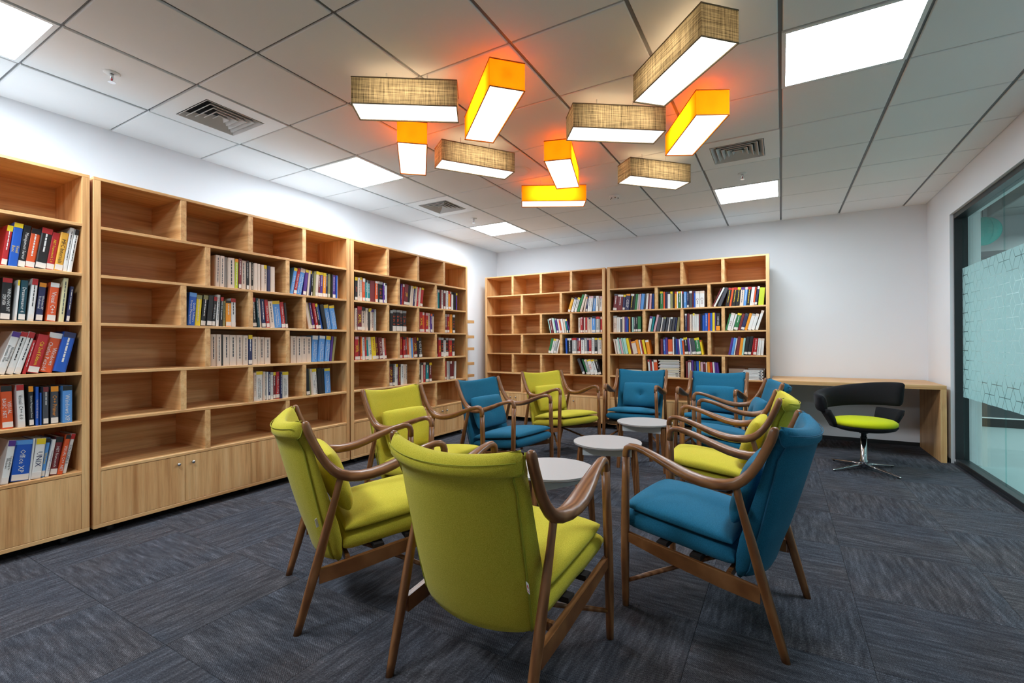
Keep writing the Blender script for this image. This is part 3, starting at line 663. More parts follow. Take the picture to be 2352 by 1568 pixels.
5 2 2|993,23,186,0,n:w:Java:w|1019,26,188,0,m|1048,21,176,0,c|1073,13,178,0,w|1089,20,188,0,w:y|1112,18,176,0,w:c|1132,22,176,0,w:c|1158,17,178,0,m|1178,15,176,0,k|1196,27,182,0,b:k|1226,32,186,0,b::Advanced:w|1261,24,184,0,R:::w|1288,23,184,0,b:::w|1314,26,186,0,y:::k|1342,8,184,0,p|1352,48,180,0,k::OXFORD:w:o
5 2 3|1454,16,206,14,g|1473,41,210,14,w:c:C++:m|1518,19,200,15,w|1543,44,206,14,g:y:Java:w:s|1591,28,202,15,m|1622,37,202,15,n:d::w:s|1662,28,204,16,o|1693,37,196,16,w:G|1733,34,196,16,w:c|1775,28,236,17,w:c
5 3 0|107,19,196,-10,c|132,14,196,-10,w|148,16,194,-10,w|168,15,216,-11,T|188,25,198,-11,q|218,20,210,-11,T|243,36,208,-11,T|283,35,206,-12,y|321,22,190,-12,m|348,54,162,-12,c:o|406,34,186,-12,o|445,20,184,-11,w|469,15,182,-11,r|490,29,184,-11,y:::k|529,42,180,-10,o:w
5 3 1|693,33,182,0,m|730,26,198,-2,b:k:Java:w:|760,25,198,-2,p:::w|789,55,174,-1,R:::w:s|848,15,204,-1,w|865,20,178,-2,n|887,17,178,-2,b|908,19,178,-3,p|928,15,174,-4,w|946,16,188,-5,B|966,23,182,-5,R:w|992,45,196,-5,k:y:Java:w:s|1041,18,188,-6,p:::w:s|1060,16,186,-6,w|1080,44,184,-8,d:::w:s|1129,56,190,-8,g:y:Excel:w:s|1189,21,166,-9,y:r
5 3 2|1485,26,192,11,p|1515,27,190,10,B:::w|1545,10,186,9,w|1559,35,206,7,m:::c|1598,30,188,7,o:::w|1632,20,188,7,T|1656,36,204,8,k:::w:s|1695,34,206,8,k:::w:s|1734,13,188,7,r|1750,34,184,6,r::Java:w:s|1790,10,184,6,w|1804,24,182,5,w:c|1831,26,180,4,w:c
5 4 1|547,23,168,-5,w:r|576,17,168,-5,r|599,23,166,-5,w:k|626,41,166,-5,R:c
5 4 2|1004,23,160,-1,m|1032,35,172,-1,w:m:Game:m|1073,22,170,-1,p|1101,22,160,-1,d|1131,29,162,-2,b:::w|1164,11,162,-2,y|1179,28,150,-2,q|1214,21,150,-2,m:q|1240,15,146,-2,c|1259,30,152,-3,o:::w|1292,24,150,-3,r|1323,20,152,-4,w|1348,20,150,-5,p|1371,21,146,-6,p"""
TEXTS = {}
READ = set('''Visual/Basic|Management Server|.NET Framework 2.0|MFC Internals|WINDOWS NT/SERVER|Dreamweaver 4|Windows XP/Professional|Visual C++|C# 2nd Edition|Windows/Charles Petzold|Networking/Essentials Plus|VISUAL/BASIC .NET|Visual C++ 6.0|Systems Management Server|THE TRUSTED ADVISOR|C++ Primer|Windows XP|Office XP|UNIX|Windows|Understanding Pointers in C|.NET Framework|VISUAL C++ .NET|SUN SOLARIS 8|Upgrading to/Windows|Software Testing|Quality Software/Project Management|Quality Software|QUALITY SOFTWARE/PROJECT MANAGEMENT|QUALITY SOFTWARE/PROJECT|Design to Deploy|XML|2 in 1|1 in 2|JAVA|JSP|ASP XML|ASP 3.0|DELPHI|DB2|CISSP|OXFORD|Java XML|C++'''.split('|'))
def want(s):
    if s not in TEXTS: TEXTS[s] = None
specs = []
for line in DATA.split('\n'):
    hd, *bk = line.split('|'); u, r, c = map(int, hd.split())
    rows = []
    for b in bk:
        s, w, hgt, lean, sp = b.split(',', 4); f = (sp.split(':') + [''] * 5)[:5]
        rows.append([float(s) / 1000, float(w) / 1000, float(hgt) / 1000, math.radians(float(lean)), f])
        if f[2] in READ: want(f[2].replace('/', '\n'))
    top = max(q[2] for q in rows if abs(q[3]) < .35); goal = (.234 if u < 4 else .222)
    if u > 1 and top < goal:
        for q in rows: q[2] += goal - top
    xa, xb = cells(r)[c]; keep = [(q[0], q[1]) for q in rows]
    for fac in (1, .97, .94, .91, .88, .85, .82, .78, .74):
        prev = None
        for q, (s0, w0) in zip(rows, keep):
            q[1] = w0 * fac; q[0] = max(s0, xa + .001); tn = math.tan(q[3]); hh = min(q[2], .262 if abs(q[3]) < .3 else .25) * math.cos(q[3])
            def edges():
                wc = q[1] / math.cos(q[3]); return (q[0] + q[1] - wc, q[0] + q[1]) if q[3] > 0 else (q[0], q[0] + wc)
            L0, R0 = edges(); need = max(0, xa + .001 - (L0 + min(0, tn * hh)))
            if prev is not None:
                for z in (0, min(hh, prev[2])): need = max(need, prev[0] + prev[1] * z + .0006 - (L0 + tn * z))
            q[0] += need; L0, R0 = edges(); prev = (R0, tn, hh)
        if all(q[0] + q[1] / math.cos(q[3]) + max(0, math.tan(q[3]) * q[2] * math.cos(q[3])) <= xb - .0005 for q in rows): break
    specs.append((u, r, c, rows))
# lettering: one mesh per wording
tmp = []
for s in TEXTS:
    cu = bpy.data.curves.new('lettering', 'FONT'); cu.body = s; cu.size = 1.0; cu.resolution_u = 1; cu.align_x = 'CENTER'; cu.align_y = 'CENTER'; cu.space_line = 0.9
    ob = bpy.data.objects.new('lettering', cu); COL.objects.link(ob); tmp.append((s, ob))
bpy.context.view_layer.update(); dg = bpy.context.evaluated_depsgraph_get()
for s, ob in tmp:
    me = bpy.data.meshes.new_from_object(ob.evaluated_get(dg)); xs = [v.co.x for v in me.vertices]; ys = [v.co.y for v in me.vertices]
    cx, cy = (max(xs) + min(xs)) / 2, (max(ys) + min(ys)) / 2
    TEXTS[s] = ([(v.co.x - cx, v.co.y - cy) for v in me.vertices], [tuple(p.vertices) for p in me.polygons], max(xs) - min(xs), max(ys) - min(ys))
for s, ob in tmp: bpy.data.objects.remove(ob)

ORD = ['first', 'second', 'third', 'fourth', 'fifth', 'sixth', 'seventh', 'eighth', 'ninth', 'tenth', 'eleventh', 'twelfth', 'thirteenth', 'fourteenth', 'fifteenth', 'sixteenth', 'seventeenth', 'eighteenth', 'nineteenth', 'twentieth']
UNAME = {1: 'edge bookcase', 2: 'middle left-wall bookcase', 3: 'far left-wall bookcase', 4: 'corner back-wall bookcase', 5: 'back-wall bookcase beside desk'}
RNAME = {1: 'second shelf down', 2: 'third shelf down', 3: 'fourth shelf down', 4: 'fifth shelf down', 5: 'lowest shelf'}
CNAME = {3: ['left compartment', 'middle compartment', 'right compartment'], 4: ['first compartment', 'second compartment', 'third compartment', 'last compartment']}

def book_parts(w, hgt, D, f, rr):
    """list of (part name, V, F, material); x across the spine, y into the shelf, z up"""
    P = []; ct = .0022
    b = f[0]; A = Acc()
    if w > .012:
        # cover: rounded spine with two boards
        sp = [(0, .003), (w * .12, .0006), (w * .5, 0), (w * .88, .0006), (w, .003)]
        inn = [(w - ct, .005), (ct, .005)]
        loop = [(0, D), (0, .003)] + sp[1:-1] + [(w, .003), (w, D), (w - ct, D)] + inn + [(ct, D)]
        n = len(loop); V = [(x, y, 0) for x, y in loop] + [(x, y, hgt) for x, y in loop]
        F = [(q, (q + 1) % n, n + (q + 1) % n, n + q) for q in range(n)]
        # end faces as three strips: left board, spine, right board
        li, si = n - 1, n - 2
        for o_, fl in ((0, True), (n, False)):
            strips = [(0, 1, n - 2, n - 1), (n - 2, 1, 2, 3, 4, 5, n - 3), (n - 3, 5, 6, 7)]
            for st in strips:
                q = tuple(o_ + z for z in st); F.append(q[::-1] if fl else q)
        P.append(('cover', V, F, BM[b]))
        P.append(('pages', boxv(ct, w - ct, .005, D - .003, .002, hgt - .003), BOXF, M['pages']))
    else:
        P.append(('cover', boxv(0, w, 0, D, 0, hgt), BOXF, BM[b]))
    def patch(name, z0, z1, mat, inset=.0004, y=-.0005):
        if w <= .007: return
        P.append((name, boxv(inset, w - inset, y, .002, z0, z1), BOXF, mat))
    if f[1] and f[1] in PAL: patch('spine_band', hgt * (.90 - .05 * rr.random()), hgt - .0006, BM[f[1]])
    st = f[4]
    zlo = 0.0
    if st in ('s', 'S', 'o'):
        zlo = (.036 if st == 's' else .058); z0 = .004 + .004 * rr.random()
        patch('spine_label', z0, zlo, STK if st != 'o' else BM['o'], .0012, -.0009)
    if f[2] and f[2] not in READ and w > .010:   # print too small to read: broken lines running down the spine
        z = hgt * (.86 if f[1] else .92); a_ = Acc(); end = zlo + .03 + .05 * rr.random()
        while z > end:
            d_ = .008 + .022 * rr.random(); a_.box(w * .42, w * .58, -.0008, .001, max(z - d_, end - .005), z); z -= d_ + .004
        P.append(('title_lines', a_.V, a_.F, IM[f[3] if f[3] in PAL else 'w']))
    if f[2] in READ and w > .010:
        V2, F2, tw, th = TEXTS[f[2].replace('/', '\n')]
        room = hgt * (.86 if not f[1] else .80) - zlo - .012
        sc = min(room / tw * .96, (w * .80) / th, .055)
        if '\n' not in f[2] and '/' not in f[2]: sc = min(room / tw * .96, (w * .62) / th, .05)
        zc = zlo + .006 + room / 2
        # lettering runs down the spine
        P.append(('title_lettering', [(w / 2 + y * sc, -.0009, zc - x * sc) for x, y in V2], F2, IM[f[3] if f[3] in PAL else 'w']))
    return P

rr = random.Random(11)
allb = []
for u, r, c, rows in specs:
    ul, urz = UNITS[u]; zs = SHELF_TOP[r]
    nb = len(rows)
    for k, (s, w, hgt, lean, f) in enumerate(rows):
        xa, xb = cells(r)[c]
        s = max(s, xa + .001); 
        D = min(.40, .155 + .04 * rr.random() + (.02 if hgt > .23 else 0)); dpt = .020 + .018 * rr.random()
        hgt = min(hgt, .262 if abs(lean) < .3 else .25)
        L = Matrix.Translation((s, dpt, zs + .0006))
        if lean > 0: L = L @ Matrix.Translation((w, 0, 0)) @ Matrix.Rotation(lean, 4, 'Y') @ Matrix.Translation((-w, 0, 0))
        elif lean < 0: L = L @ Matrix.Rotation(lean, 4, 'Y')
        Wm = Matrix.Translation(ul) @ Matrix.Rotation(urz, 4, 'Z') @ L
        P = book_parts(w, hgt, D, f, rr)
        pos = Wm.translation; depth = pos.x * -math.sin(YAW) + pos.y * math.cos(YAW)
        size = w * hgt / depth ** 2
        thick = 'thin' if w < .02 else ('thick' if w > .042 else 'medium')
        if u == 1: place = (ORD[nb - 1 - k] + ' from the end panel') if k < nb - 1 else 'nearest the end panel'
        else: place = ORD[k] + ' from left'
        lab = f"{thick} {PAL[f[0]][1]} book, {place}, {RNAME[r]}" + (f", {CNAME[3 if r % 2 else 4][c]}" if u > 1 else '') + f", {UNAME[u]}"
        allb.append((size, len(allb), Wm, P, lab, u))
order = sorted(allb, key=lambda q: -q[0])
small = []
for n, (size, idx, Wm, P, lab, u) in enumerate(order):
    if n < 300:
        root = None
        for nm, V, F, mt in P:
            if root is None:
                root = pyd('book', V, F, mt); root.matrix_world = Wm; tag(root, lab, 'book', 'books standing on the bookcases')
            else: pyd(nm, V, F, mt, root)
    else: small.append((Wm, P))
mats = []; V_, F_, MI = [], [], []
for Wm, P in small:
    for nm, V, F, mt in P:
        if mt not in mats: mats.append(mt)
        n0 = len(V_); V_ += [tuple(Wm @ Vector(v)) for v in V]; F_ += [tuple(i + n0 for i in f) for f in F]; MI += [mats.index(mt)] * len(F)
if V_:
    me = bpy.data.meshes.new('small_books'); me.from_pydata(V_, [], F_); 
    for m_ in mats: me.materials.append(m_)
    me.polygons.foreach_set('material_index', MI); me.update()
    o = bpy.data.objects.new('small_books', me); link(o); tag(o, 'narrowest distant books between the larger ones on the far bookcases', 'books'); o['kind'] = 'stuff'

# magazines and booklets lying flat on the lower shelves of the back-wall bookcase by the desk
def flat_stack(u, r, items, what):
    ul, urz = UNITS[u]; Wu = Matrix.Translation(ul) @ Matrix.Rotation(urz, 4, 'Z'); n = len(items); z = SHELF_TOP[r] + .0006
    for k, (s0, s1, th_, col, d0) in enumerate(items):
        x0 = s0 + .004 * rr.random(); dep = (.205 if d0 < .1 else .145) + .015 * rr.random(); w = s1 - s0
        o = pyd('booklet', boxv(0, w, 0, dep, 0, .0012), BOXF, BM[col]); o.matrix_world = Wu @ Matrix.Translation((x0, d0, z)) @ Matrix.Rotation(.02 * (rr.random() - .5), 4, 'Z')
        pos = 'topmost' if k == n - 1 else ('bottom' if k == 0 else ORD[k] + ' from bottom')
        tag(o, f'{PAL[col][1]} booklet lying flat, {pos} in {what}', 'booklet', 'booklets lying flat on the lower shelves')
        pyd('pages', boxv(.001, w - .001, .002, dep - .001, .0012, th_ - .0015), BOXF, M['pages'] if col != 'w' else BM['w'], o)
        pyd('back_cover', boxv(0, w, 0, dep, th_ - .0015, th_ - .0004), BOXF, BM[col], o)
        if col == 'w' and r == 4 and th_ > .013: pyd('spine_print', boxv(w * .82, w * .94, -.0006, .001, th_ * .3, th_ * .7), BOXF, IM['d'], o)
        z += th_
c4 = cells(4)
flat_stack(5, 4, [(c4[0][0] + .22, c4[0][1] - .005, .026, 'g', .03), (c4[0][0] + .20, c4[0][1] - .02, .030, 'm', .03), (c4[0][0] + .16, c4[0][1] - .02, .034, 'k', .03)], 'the pile behind the front-facing blue armchair')
cols = 'cwOwcOwycbwBnbOd'
flat_stack(5, 4, [(c4[1][0] + .155 + .012 * (q % 3), c4[1][1] - .012 - .01 * (q % 2), .0125 + .003 * (q % 2), cols[q], .025) for q in range(16)], 'the tall mixed pile')
flat_stack(5, 4, [(c4[3][0] + .02, c4[3][0] + .20, .020, 'q' if q % 2 else 'w', .242) for q in range(6)], 'the rear pile nearer the divider')
flat_stack(5, 4, [(c4[3][1] - .24 - .006 * (q % 3), c4[3][1] - .035 - .01 * (q % 2), .0165, 'w', .012) for q in range(7)], 'the front white pile')
flat_stack(5, 4, [(c4[3][1] - .20, c4[3][1] - .020, .021, 'q' if q % 3 == 1 else 'w', .242) for q in range(6)], 'the rear pile against the side panel')

# ------------------------------------------------------------------ armchairs
# local frame: x to the sitter's right, y forward, origin on the floor midway between the front feet
ARM = [((0.000, .640), .0165, .0160), ((0.000, .672), .0168, .0160), ((-.006, .692), .0170, .0158), ((-.020, .702), .0175, .0150), ((-.045, .7035), .0185, .0142), ((-.093, .692), .0220, .0145),
       ((-.145, .674), .0270, .0160), ((-.196, .654), .0325, .0180), ((-.245, .635), .0370, .0195), ((-.292, .620), .0390, .0205), ((-.338, .6105), .0375, .0210), ((-.383, .607), .0335, .0215),
       ((-.426, .611), .0280, .0220), ((-.462, .622), .0225, .0220), ((-.488, .641), .0195, .0200), ((-.515, .671), .0182, .0182), ((-.540, .710), .0175, .0175), ((-.563, .757), .0170, .0170),
       ((-.583, .802), .0168, .0168), ((-.594, .836), .0165, .0165), ((-.5985, .848), .0130, .0130), ((-.600, .8535), .0060, .0060)]
BACK = [ # z, front at side, front hollow, rear at side, rear bulge, half width
    (.240, -.452, .018, -.476, .030, .236), (.252, -.444, .022, -.490, .045, .247), (.275, -.440, .026, -.499, .050, .252), (.330, -.442, .034, -.513, .058, .256), (.400, -.455, .044, -.530, .067, .259), (.480, -.480, .052, -.549, .073, .261),
    (.560, -.504, .056, -.567, .078, .262), (.640, -.528, .058, -.585, .082, .263), (.720, -.551, .059, -.602, .085, .264), (.772, -.567, .059, -.612, .087, .264), (.780, -.570, .059, -.622, .084, .266),
    (.792, -.574, .058, -.632, .080, .268), (.815, -.582, .057, -.637, .076, .268), (.835, -.591, .055, -.634, .070, .267), (.848, -.601, .052, -.626, .064, .264), (.853, -.609, .050, -.617, .060, .258)]
def back_shell():
    n = 20; V, F = [], []
    for z, yf, bf, yr, br, w in BACK:
        wr = w - .026 if z < .775 else w
        lo = max(0, 1 - (z - .24) / .10) * .026; hi = max(0, (z - .66) / .19) ** 1.5 * .026
        pts = []
        for k in range(n + 1):
            x = -w + 2 * w * k / n; q = max(0.0, 1 - (x / w) ** 2)
            e = .012 * max(0, (abs(x) / w - .90) / .10) ** 2
            pts.append((x, yf - bf * q - e, z - lo * q - hi * q))
        for k in range(n + 1):
            x = wr - 2 * wr * k / n; q = max(0.0, 1 - (x / wr) ** 2)
            e = .012 * max(0, (abs(x) / wr - .90) / .10) ** 2
            pts.append((x, yr - br * q ** .85 + e, z - lo * q - hi * q))
        V += pts
    m = 2 * (n + 1)
    for i in range(len(BACK) - 1):
        for k in range(m):
            k2 = (k + 1) % m; F.append((i * m + k, i * m + k2, (i + 1) * m + k2, (i + 1) * m + k))
    for base, fl in ((0, True), ((len(BACK) - 1) * m, False)):
        for k in range(n):
            q = (base + k, base + k + 1, base + m - 2 - k, base + m - 1 - k); F.append(q[::-1] if fl else q)
    return V, F
def mid(z):
    for a_, b_ in zip(BACK, BACK[1:]):
        if a_[0] <= z <= b_[0]:
            f_ = (z - a_[0]) / (b_[0] - a_[0]); return [p + (q - p) * f_ for p, q in zip(a_, b_)]
    return BACK[-1]
def rail_z(y): return .3035 + y * .16
def seat_mid(y, top): return (.409 + y * .139) if top else (.326 + y * .122)

def make_armchair(col):
    fab, pip = M[col], M[col + '_p']
    t = thing('armchair', 'x', 'armchair')
    for s in (-1, 1):
        V, F = rings([(s * .291, -.005, 0, .0140, .0145), (s * .290, -.004, .05, .0155, .0160), (s * .287, -.001, .20, .0175, .0185), (s * .283, 0, .36, .0180, .0190), (s * .277, 0, .54, .0172, .0180), (s * .273, 0, .655, .0168, .0165)])
        pyd('front_leg', V, F, M['walnut'], t, True)
        V, F = rings([(s * .278, -.627, 0, .0135, .0150), (s * .279, -.613, .05, .0150, .0165), (s * .281, -.585, .15, .0168, .0190), (s * .283, -.549, .28, .0172, .0200), (s * .285, -.512, .42, .0155, .0180), (s * .2865, -.480, .535, .0125, .0150), (s * .287, -.464, .600, .0125, .0150), (s * .287, -.460, .618, .010, .012)])
        pyd('rear_leg', V, F, M['walnut'], t, True)
        secs = []
        for (y, z), a_, b_ in ARM:
            f_ = min(1, max(0, -y / .46)); x = .271 + .016 * f_ + max(0, a_ - .0175) * .45
            secs.append(((s * x, y, z), a_, b_))
        V, F = sweep(secs, (1, 0, 0), 16, 2.3); pyd('armrest', V, F, M['walnut'], t, True)
        V = []
        for y, zt, zb in ((-.008, .323, .285), (-.20, .294, .240), (-.40, .2655, .2045), (-.545, .244, .187)):
            for x in (.268, .290): V += [(s * x, y, zb), (s * x, y, zt)]
        F = []
        for q in range(3):
            o_ = q * 4; F += [(o_, o_ + 1, o_ + 5, o_ + 4), (o_ + 3, o_ + 2, o_ + 6, o_ + 7), (o_ + 1, o_ + 3, o_ + 7, o_ + 5), (o_ + 2, o_, o_ + 4, o_ + 6)]
        F += [(0, 2, 3, 1), (12, 13, 15, 14)]
        if s < 0: F = [f[::-1] for f in F]
        pyd('side_rail', V, F, M['walnut'], t)
        V, F = tube([(s * .289, -.004, .105), (s * .235, -.085, .138), (s * .10, -.30, .222), (s * .018, -.43, .262)], [.0085, .0105, .0105, .009], 10)
        pyd('brace', V, F, M['walnut'], t, True)
    V, F = sweep([((-.27, -.43, .252), .010, .016), ((.27, -.43, .252), .010, .016)], (0, 1, 0), 8, 6); pyd('cross_rail', V, F, M['walnut'], t)
    for y in (-.16, -.30):
        box('seat_slat', (-.269, .269, y - .022, y + .022, seat_mid(y, False) - .016, seat_mid(y, False) + .004), M['webbing'], t)
    # upholstered seat platform
    def plat(u, v, s):
        y = -.215 + .232 * v; yy = y + (.020 * (1 - u * u) if v > .4 else 0) * max(0, (v - .4) / .6)
        pr = max(0, 1 - abs(u) ** 9) ** .33 * max(0, 1 - abs(v) ** 9) ** .33
        zm = (seat_mid(y, True) + seat_mid(y, False)) / 2; hh = (seat_mid(y, True) - seat_mid(y, False)) / 2
        x = u * (.256 - .004 * (v < 0)); return (x, yy, zm + s * hh * (.12 + .88 * pr))
    V, F = pad(plat, 16, 16); pyd('seat_platform', V, F, fab, t, True)
    def cush(u, v, s):
        y = -.212 + .226 * v; q = (max(0, 1 - abs(u) ** 3.2) * max(0, 1 - abs(v) ** 3.2)) ** .42
        base = .4255 + y * .125
        z = base + (.004 + .040 * q if s > 0 else -.012 * q ** .5 - .002)
        if s > 0: z += .008 * (1 - u * u) * (1 - v * v)
        corner = 1 - .035 * (abs(u) * abs(v)) ** 4
        return (u * .252 * corner, y + .012 * (1 - u * u) * max(0, v), z)
    V, F = pad(cush, 20, 20); pyd('seat_cushion', V, F, fab, t, True)
    V, F = back_shell(); bk = pyd('backrest', V, F, fab, t, True)
    a_ = Acc()
    for s in (-1, 1):
        path = [(s * .270, -.600, .846), (s * .2695, -.606, .815), (s * .2690, -.612, .790), (s * .2600, -.620, .7795), (s * .2420, -.624, .7765), (s * .2390, -.618, .765)]
        for z in (.72, .64, .56, .48, .40, .33, .275, .245):
            r_ = mid(z); path.append((s * (r_[5] - .0255), r_[3] + .004, z))
        a_.add(*tube(path, .0035, 6))
    path = []
    for k in range(21):
        x = -.262 + .524 * k / 20; q = max(0.0, 1 - (x / .262) ** 2); path.append((x, -.640 - .075 * q ** .85, .822 - .018 * q))
    a_.add(*tube(path, .0018, 5))
    a_.make('piping', pip, bk, True)
    tg = pyd('fabric_tag', [(.2385, -.5415, .405), (.2395, -.5405, .405), (.2540, -.5505, .405), (.2530, -.5515, .405), (.2385, -.5495, .440), (.2395, -.5485, .440), (.2540, -.5585, .440), (.2530, -.5595, .440)], BOXF, M['white'], t)
    def on_tag(u, v): return (.2391 + .0145 * u - .0002 + .0006, -.5411 - .010 * u - .008 * v - .0004 - .0008, .405 + .035 * v)
    V = [on_tag(.5, .85), on_tag(.85, .62), on_tag(.5, .38), on_tag(.15, .62)]; F = [(0, 1, 2, 3)]
    for q in range(3):
        n0 = len(V); V += [on_tag(.15 + .25 * q, .12), on_tag(.33 + .25 * q, .12), on_tag(.33 + .25 * q, .27), on_tag(.15 + .25 * q, .27)]; F.append((n0, n0 + 1, n0 + 2, n0 + 3))
    pyd('tag_print', V, F, M['red_print'], tg)
    return t
def make_pillow(col):
    t = thing('lumbar_cushion', 'x', 'cushion')
    def pil(u, v, s):
        q = (max(0, 1 - abs(u) ** 3.0) * max(0, 1 - abs(v) ** 3.0)) ** .45
        tuft = .030 * math.exp(-((u * .205) ** 2 + (v * .135) ** 2) / .0011) + .006 * math.exp(-((u * .205) ** 2 + (v * .135) ** 2) / .006)
        d = s * (.004 + .046 * q) - (tuft if s > 0 else 0)
        cs = 1 - .05 * (abs(u) * abs(v)) ** 4
        return (u * .205 * cs, d, v * .140 * cs)
    V, F = pad(pil, 22, 18); F = [f[::-1] for f in F]
    c = pyd('cushion_body', V, F, M[col], t, True)
    V, F = sweep([((0, .012, 0), .012, .012), ((0, .018, 0), .011, .011), ((0, .021, 0), .006, .006)], (1, 0, 0), 12); pyd('button', V, F, M[col + '_p'], t, True)
    return t
CHAIRS = [('green', -.882, 1.820, 86.5, 'lime green armchair with its rounded back turned to the viewer', 'the armchair with its back turned'),
          ('green', -1.597, 1.877, 58.5, 'lime green armchair seen side on, just behind the one with its back turned', 'the side-on armchair near the cabinet doors'),
          ('green', -1.864, 2.524, -1.1, 'yellowish lime armchair between a lime and a blue one, along the bookcase wall', 'the armchair in the middle of the bookcase side'),
          ('blue', -1.789, 3.459, -6.5, 'petrol blue armchair between two lime ones, on the bookcase side', 'the blue armchair on the bookcase side'),
          ('green', -1.799, 4.521, -23.6, 'lime green armchair standing in front of the corner bookcase', 'the armchair in front of the corner bookcase'),
          ('blue', -1.418, 5.004, -87.5, 'petrol blue armchair facing forward, next to the lime one before the back bookcases', 'the forward-facing blue armchair'),
          ('blue', -.655, 4.962, -95.5, 'petrol blue armchair in front of the white booklets, partly behind curved arms', 'the blue armchair before the white booklets'),
          ('blue', -.638, 4.285, -167.4, 'petrol blue armchair mostly hidden behind the lime one, back toward the desk', 'the hidden blue armchair on the desk side'),
          ('green', -.616, 3.280, -177.9, 'lime green armchair side on between two blue ones, facing the round tables', 'the lime armchair on the glass side'),
          ('blue', -.565, 2.349, 170.9, 'large petrol blue armchair side on, close to the viewer on the glass side', 'the large blue armchair close by')]
protoA, protoP = {}, {}
for k, (col, x, y, hd, lab, wh) in enumerate(CHAIRS):
    if col not in protoA: o = protoA[col] = make_armchair(col); p = protoP[col] = make_pillow(col)
    else: o = copy_tree(protoA[col]); p = copy_tree(protoP[col])
    rz = math.radians(hd) - PI / 2
    o.location = (x, y, 0); o.rotation_euler = (0, 0, rz); tag(o, lab, 'armchair', 'armchairs round the small tables')
    dx = (.0, .012, -.006, .01, -.012, -.02, .015, 0, .02, -.008)[k]; tw = (0, .05, -.04, .03, .05, 0, .02, 0, -.12, .04)[k]
    Wm = Matrix.Translation((x, y, 0)) @ Matrix.Rotation(rz, 4, 'Z') @ Matrix.Translation((dx, -.464, .566)) @ Matrix.Rotation(tw, 4, 'Z') @ Matrix.Rotation(.33, 4, 'X')
    p.matrix_world = Wm
    tag(p, ('lime green' if col == 'green' else 'petrol blue') + ' buttoned lumbar cushion on ' + wh, 'cushion', 'lumbar cushions on the armchairs')

# ------------------------------------------------------------------ round tables
def side_table(x, y, ang, label):
    t = thing('side_table', label, 'table', (x, y, 0), ang, 'small round tables')
    V, F = lathe([(.232, .409), (.245, .412), (.2495, .418), (.2495, .422), (.2470, .4235), (.2500, .4255), (.2495, .429), (.246, .430)], 64); pyd('table_top', V, F, M['table'], t, False)
    for k in range(3):
        an = -PI / 2 + k * 2 * PI / 3; c_, s_ = math.cos(an), math.sin(an); V = []
        for d, e, z in ((.103, -.182, .347), (.103, .182, .347), (.121, .182, .347), (.121, -.182, .347), (.103, -.182, .409), (.103, .182, .409), (.121, .182, .409), (.121, -.182, .409)):
            V.append((c_ * d - s_ * e, s_ * d + c_ * e, z))
        pyd('apron_panel', V, [f[::-1] for f in BOXF], M['apron'], t)
        an = -PI / 2 + PI / 3 + k * 2 * PI / 3; u_ = Vector((math.cos(an), math.sin(an), 0)); v_ = Vector((-u_.y, u_.x, 0)); V = []
        for r0, r1, hw, z in ((.186, .206, .016, .408), (.200, .232, .0175, .395), (.205, .245, .0175, .30), (.238, .262, .014, .0)):
            for rr_, sg in ((r0, -1), (r1, -1), (r1, 1), (r0, 1)): V.append(u_ * rr_ + v_ * (hw * sg) + Vector((0, 0, z)))
        F = [(0, 1, 2, 3), (15, 14, 13, 12)]
        for q in range(3):
            for e in range(4): F.append((q * 4 + (e + 1) % 4, q * 4 + e, q * 4 + 4 + e, q * 4 + 4 + (e + 1) % 4))
        pyd('leg', V, [f[::-1] for f in F], M['walnut'], t)
side_table(-1.179, 2.514, math.radians(62), 'round white table nearest the viewer, partly behind a green chair back')
side_table(-1.132, 3.393, math.radians(16.7), 'round white table in the middle of the row of three')
side_table(-1.115, 4.423, 0, 'round white table farthest away, before the forward-facing blue armchair')

# ------------------------------------------------------------------ swivel chair at the desk
SWA = math.radians(-65)
t = thing('swivel_chair', 'black felt swivel tub chair with acid green seat at the desk', 'swivel chair', (.653, 5.339, 0), SWA + PI / 2)
# local: -y is the open front
V, F = lathe([(.10, .352), (.19, .362), (.235, .378), (.252, .400), (.248, .408)], 40); pyd('seat_pan', V, F, M['charcoal'], t, True)
V, F = lathe([(.205, .402), (.243, .408), (.252, .424), (.248, .442), (.225, .458), (.17, .468), (.09, .472), (.02, .473)], 40); pyd('seat_pad', V, F, M['acid'], t, True)
def band(phis, prof):
    V, F = [], []; m = None
    for ph in phis:
        P = prof(ph); m = len(P)
        for r_, z in P: V.append((r_ * math.sin(ph), r_ * math.cos(ph), z))
    for i in range(len(phis) - 1):
        for k in range(m):
            k2 = (k + 1) % m; F.append((i * m + k, (i + 1) * m + k, (i + 1) * m + k2, i * m + k2))
    F.append(tuple(range(m))); F.append(tuple(range((len(phis) - 1) * m + m - 1, (len(phis) - 1) * m - 1, -1)))
    return V, F
def bprof(ph):
    a_ = abs(ph) / math.radians(88); e = max(0, 1 - a_ ** 8) ** .3 * .5 + .5
    zt = .735 + .060 * math.sin(ph); zb = .540 + .030 * math.sin(ph); zm = (zt + zb) / 2; hz = (zt - zb) / 2 * (.72 + .28 * e); rm = .335 + .008 * math.cos(ph); th_ = .042 * e
    P = []
    for k in range(14):
        w = 2 * PI * k / 14; c_, s_ = math.cos(w), math.sin(w)
        P.append((rm + th_ * math.copysign(abs(c_) ** .8, c_) + .022 * (s_ if s_ > 0 else s_ * .4), zm + hz * math.copysign(abs(s_) ** .55, s_)))
    return P
V, F = band([math.radians(-88 + 176 * k / 48) for k in range(49)], bprof); pyd('backrest_band', V, F, M['charcoal'], t, True)
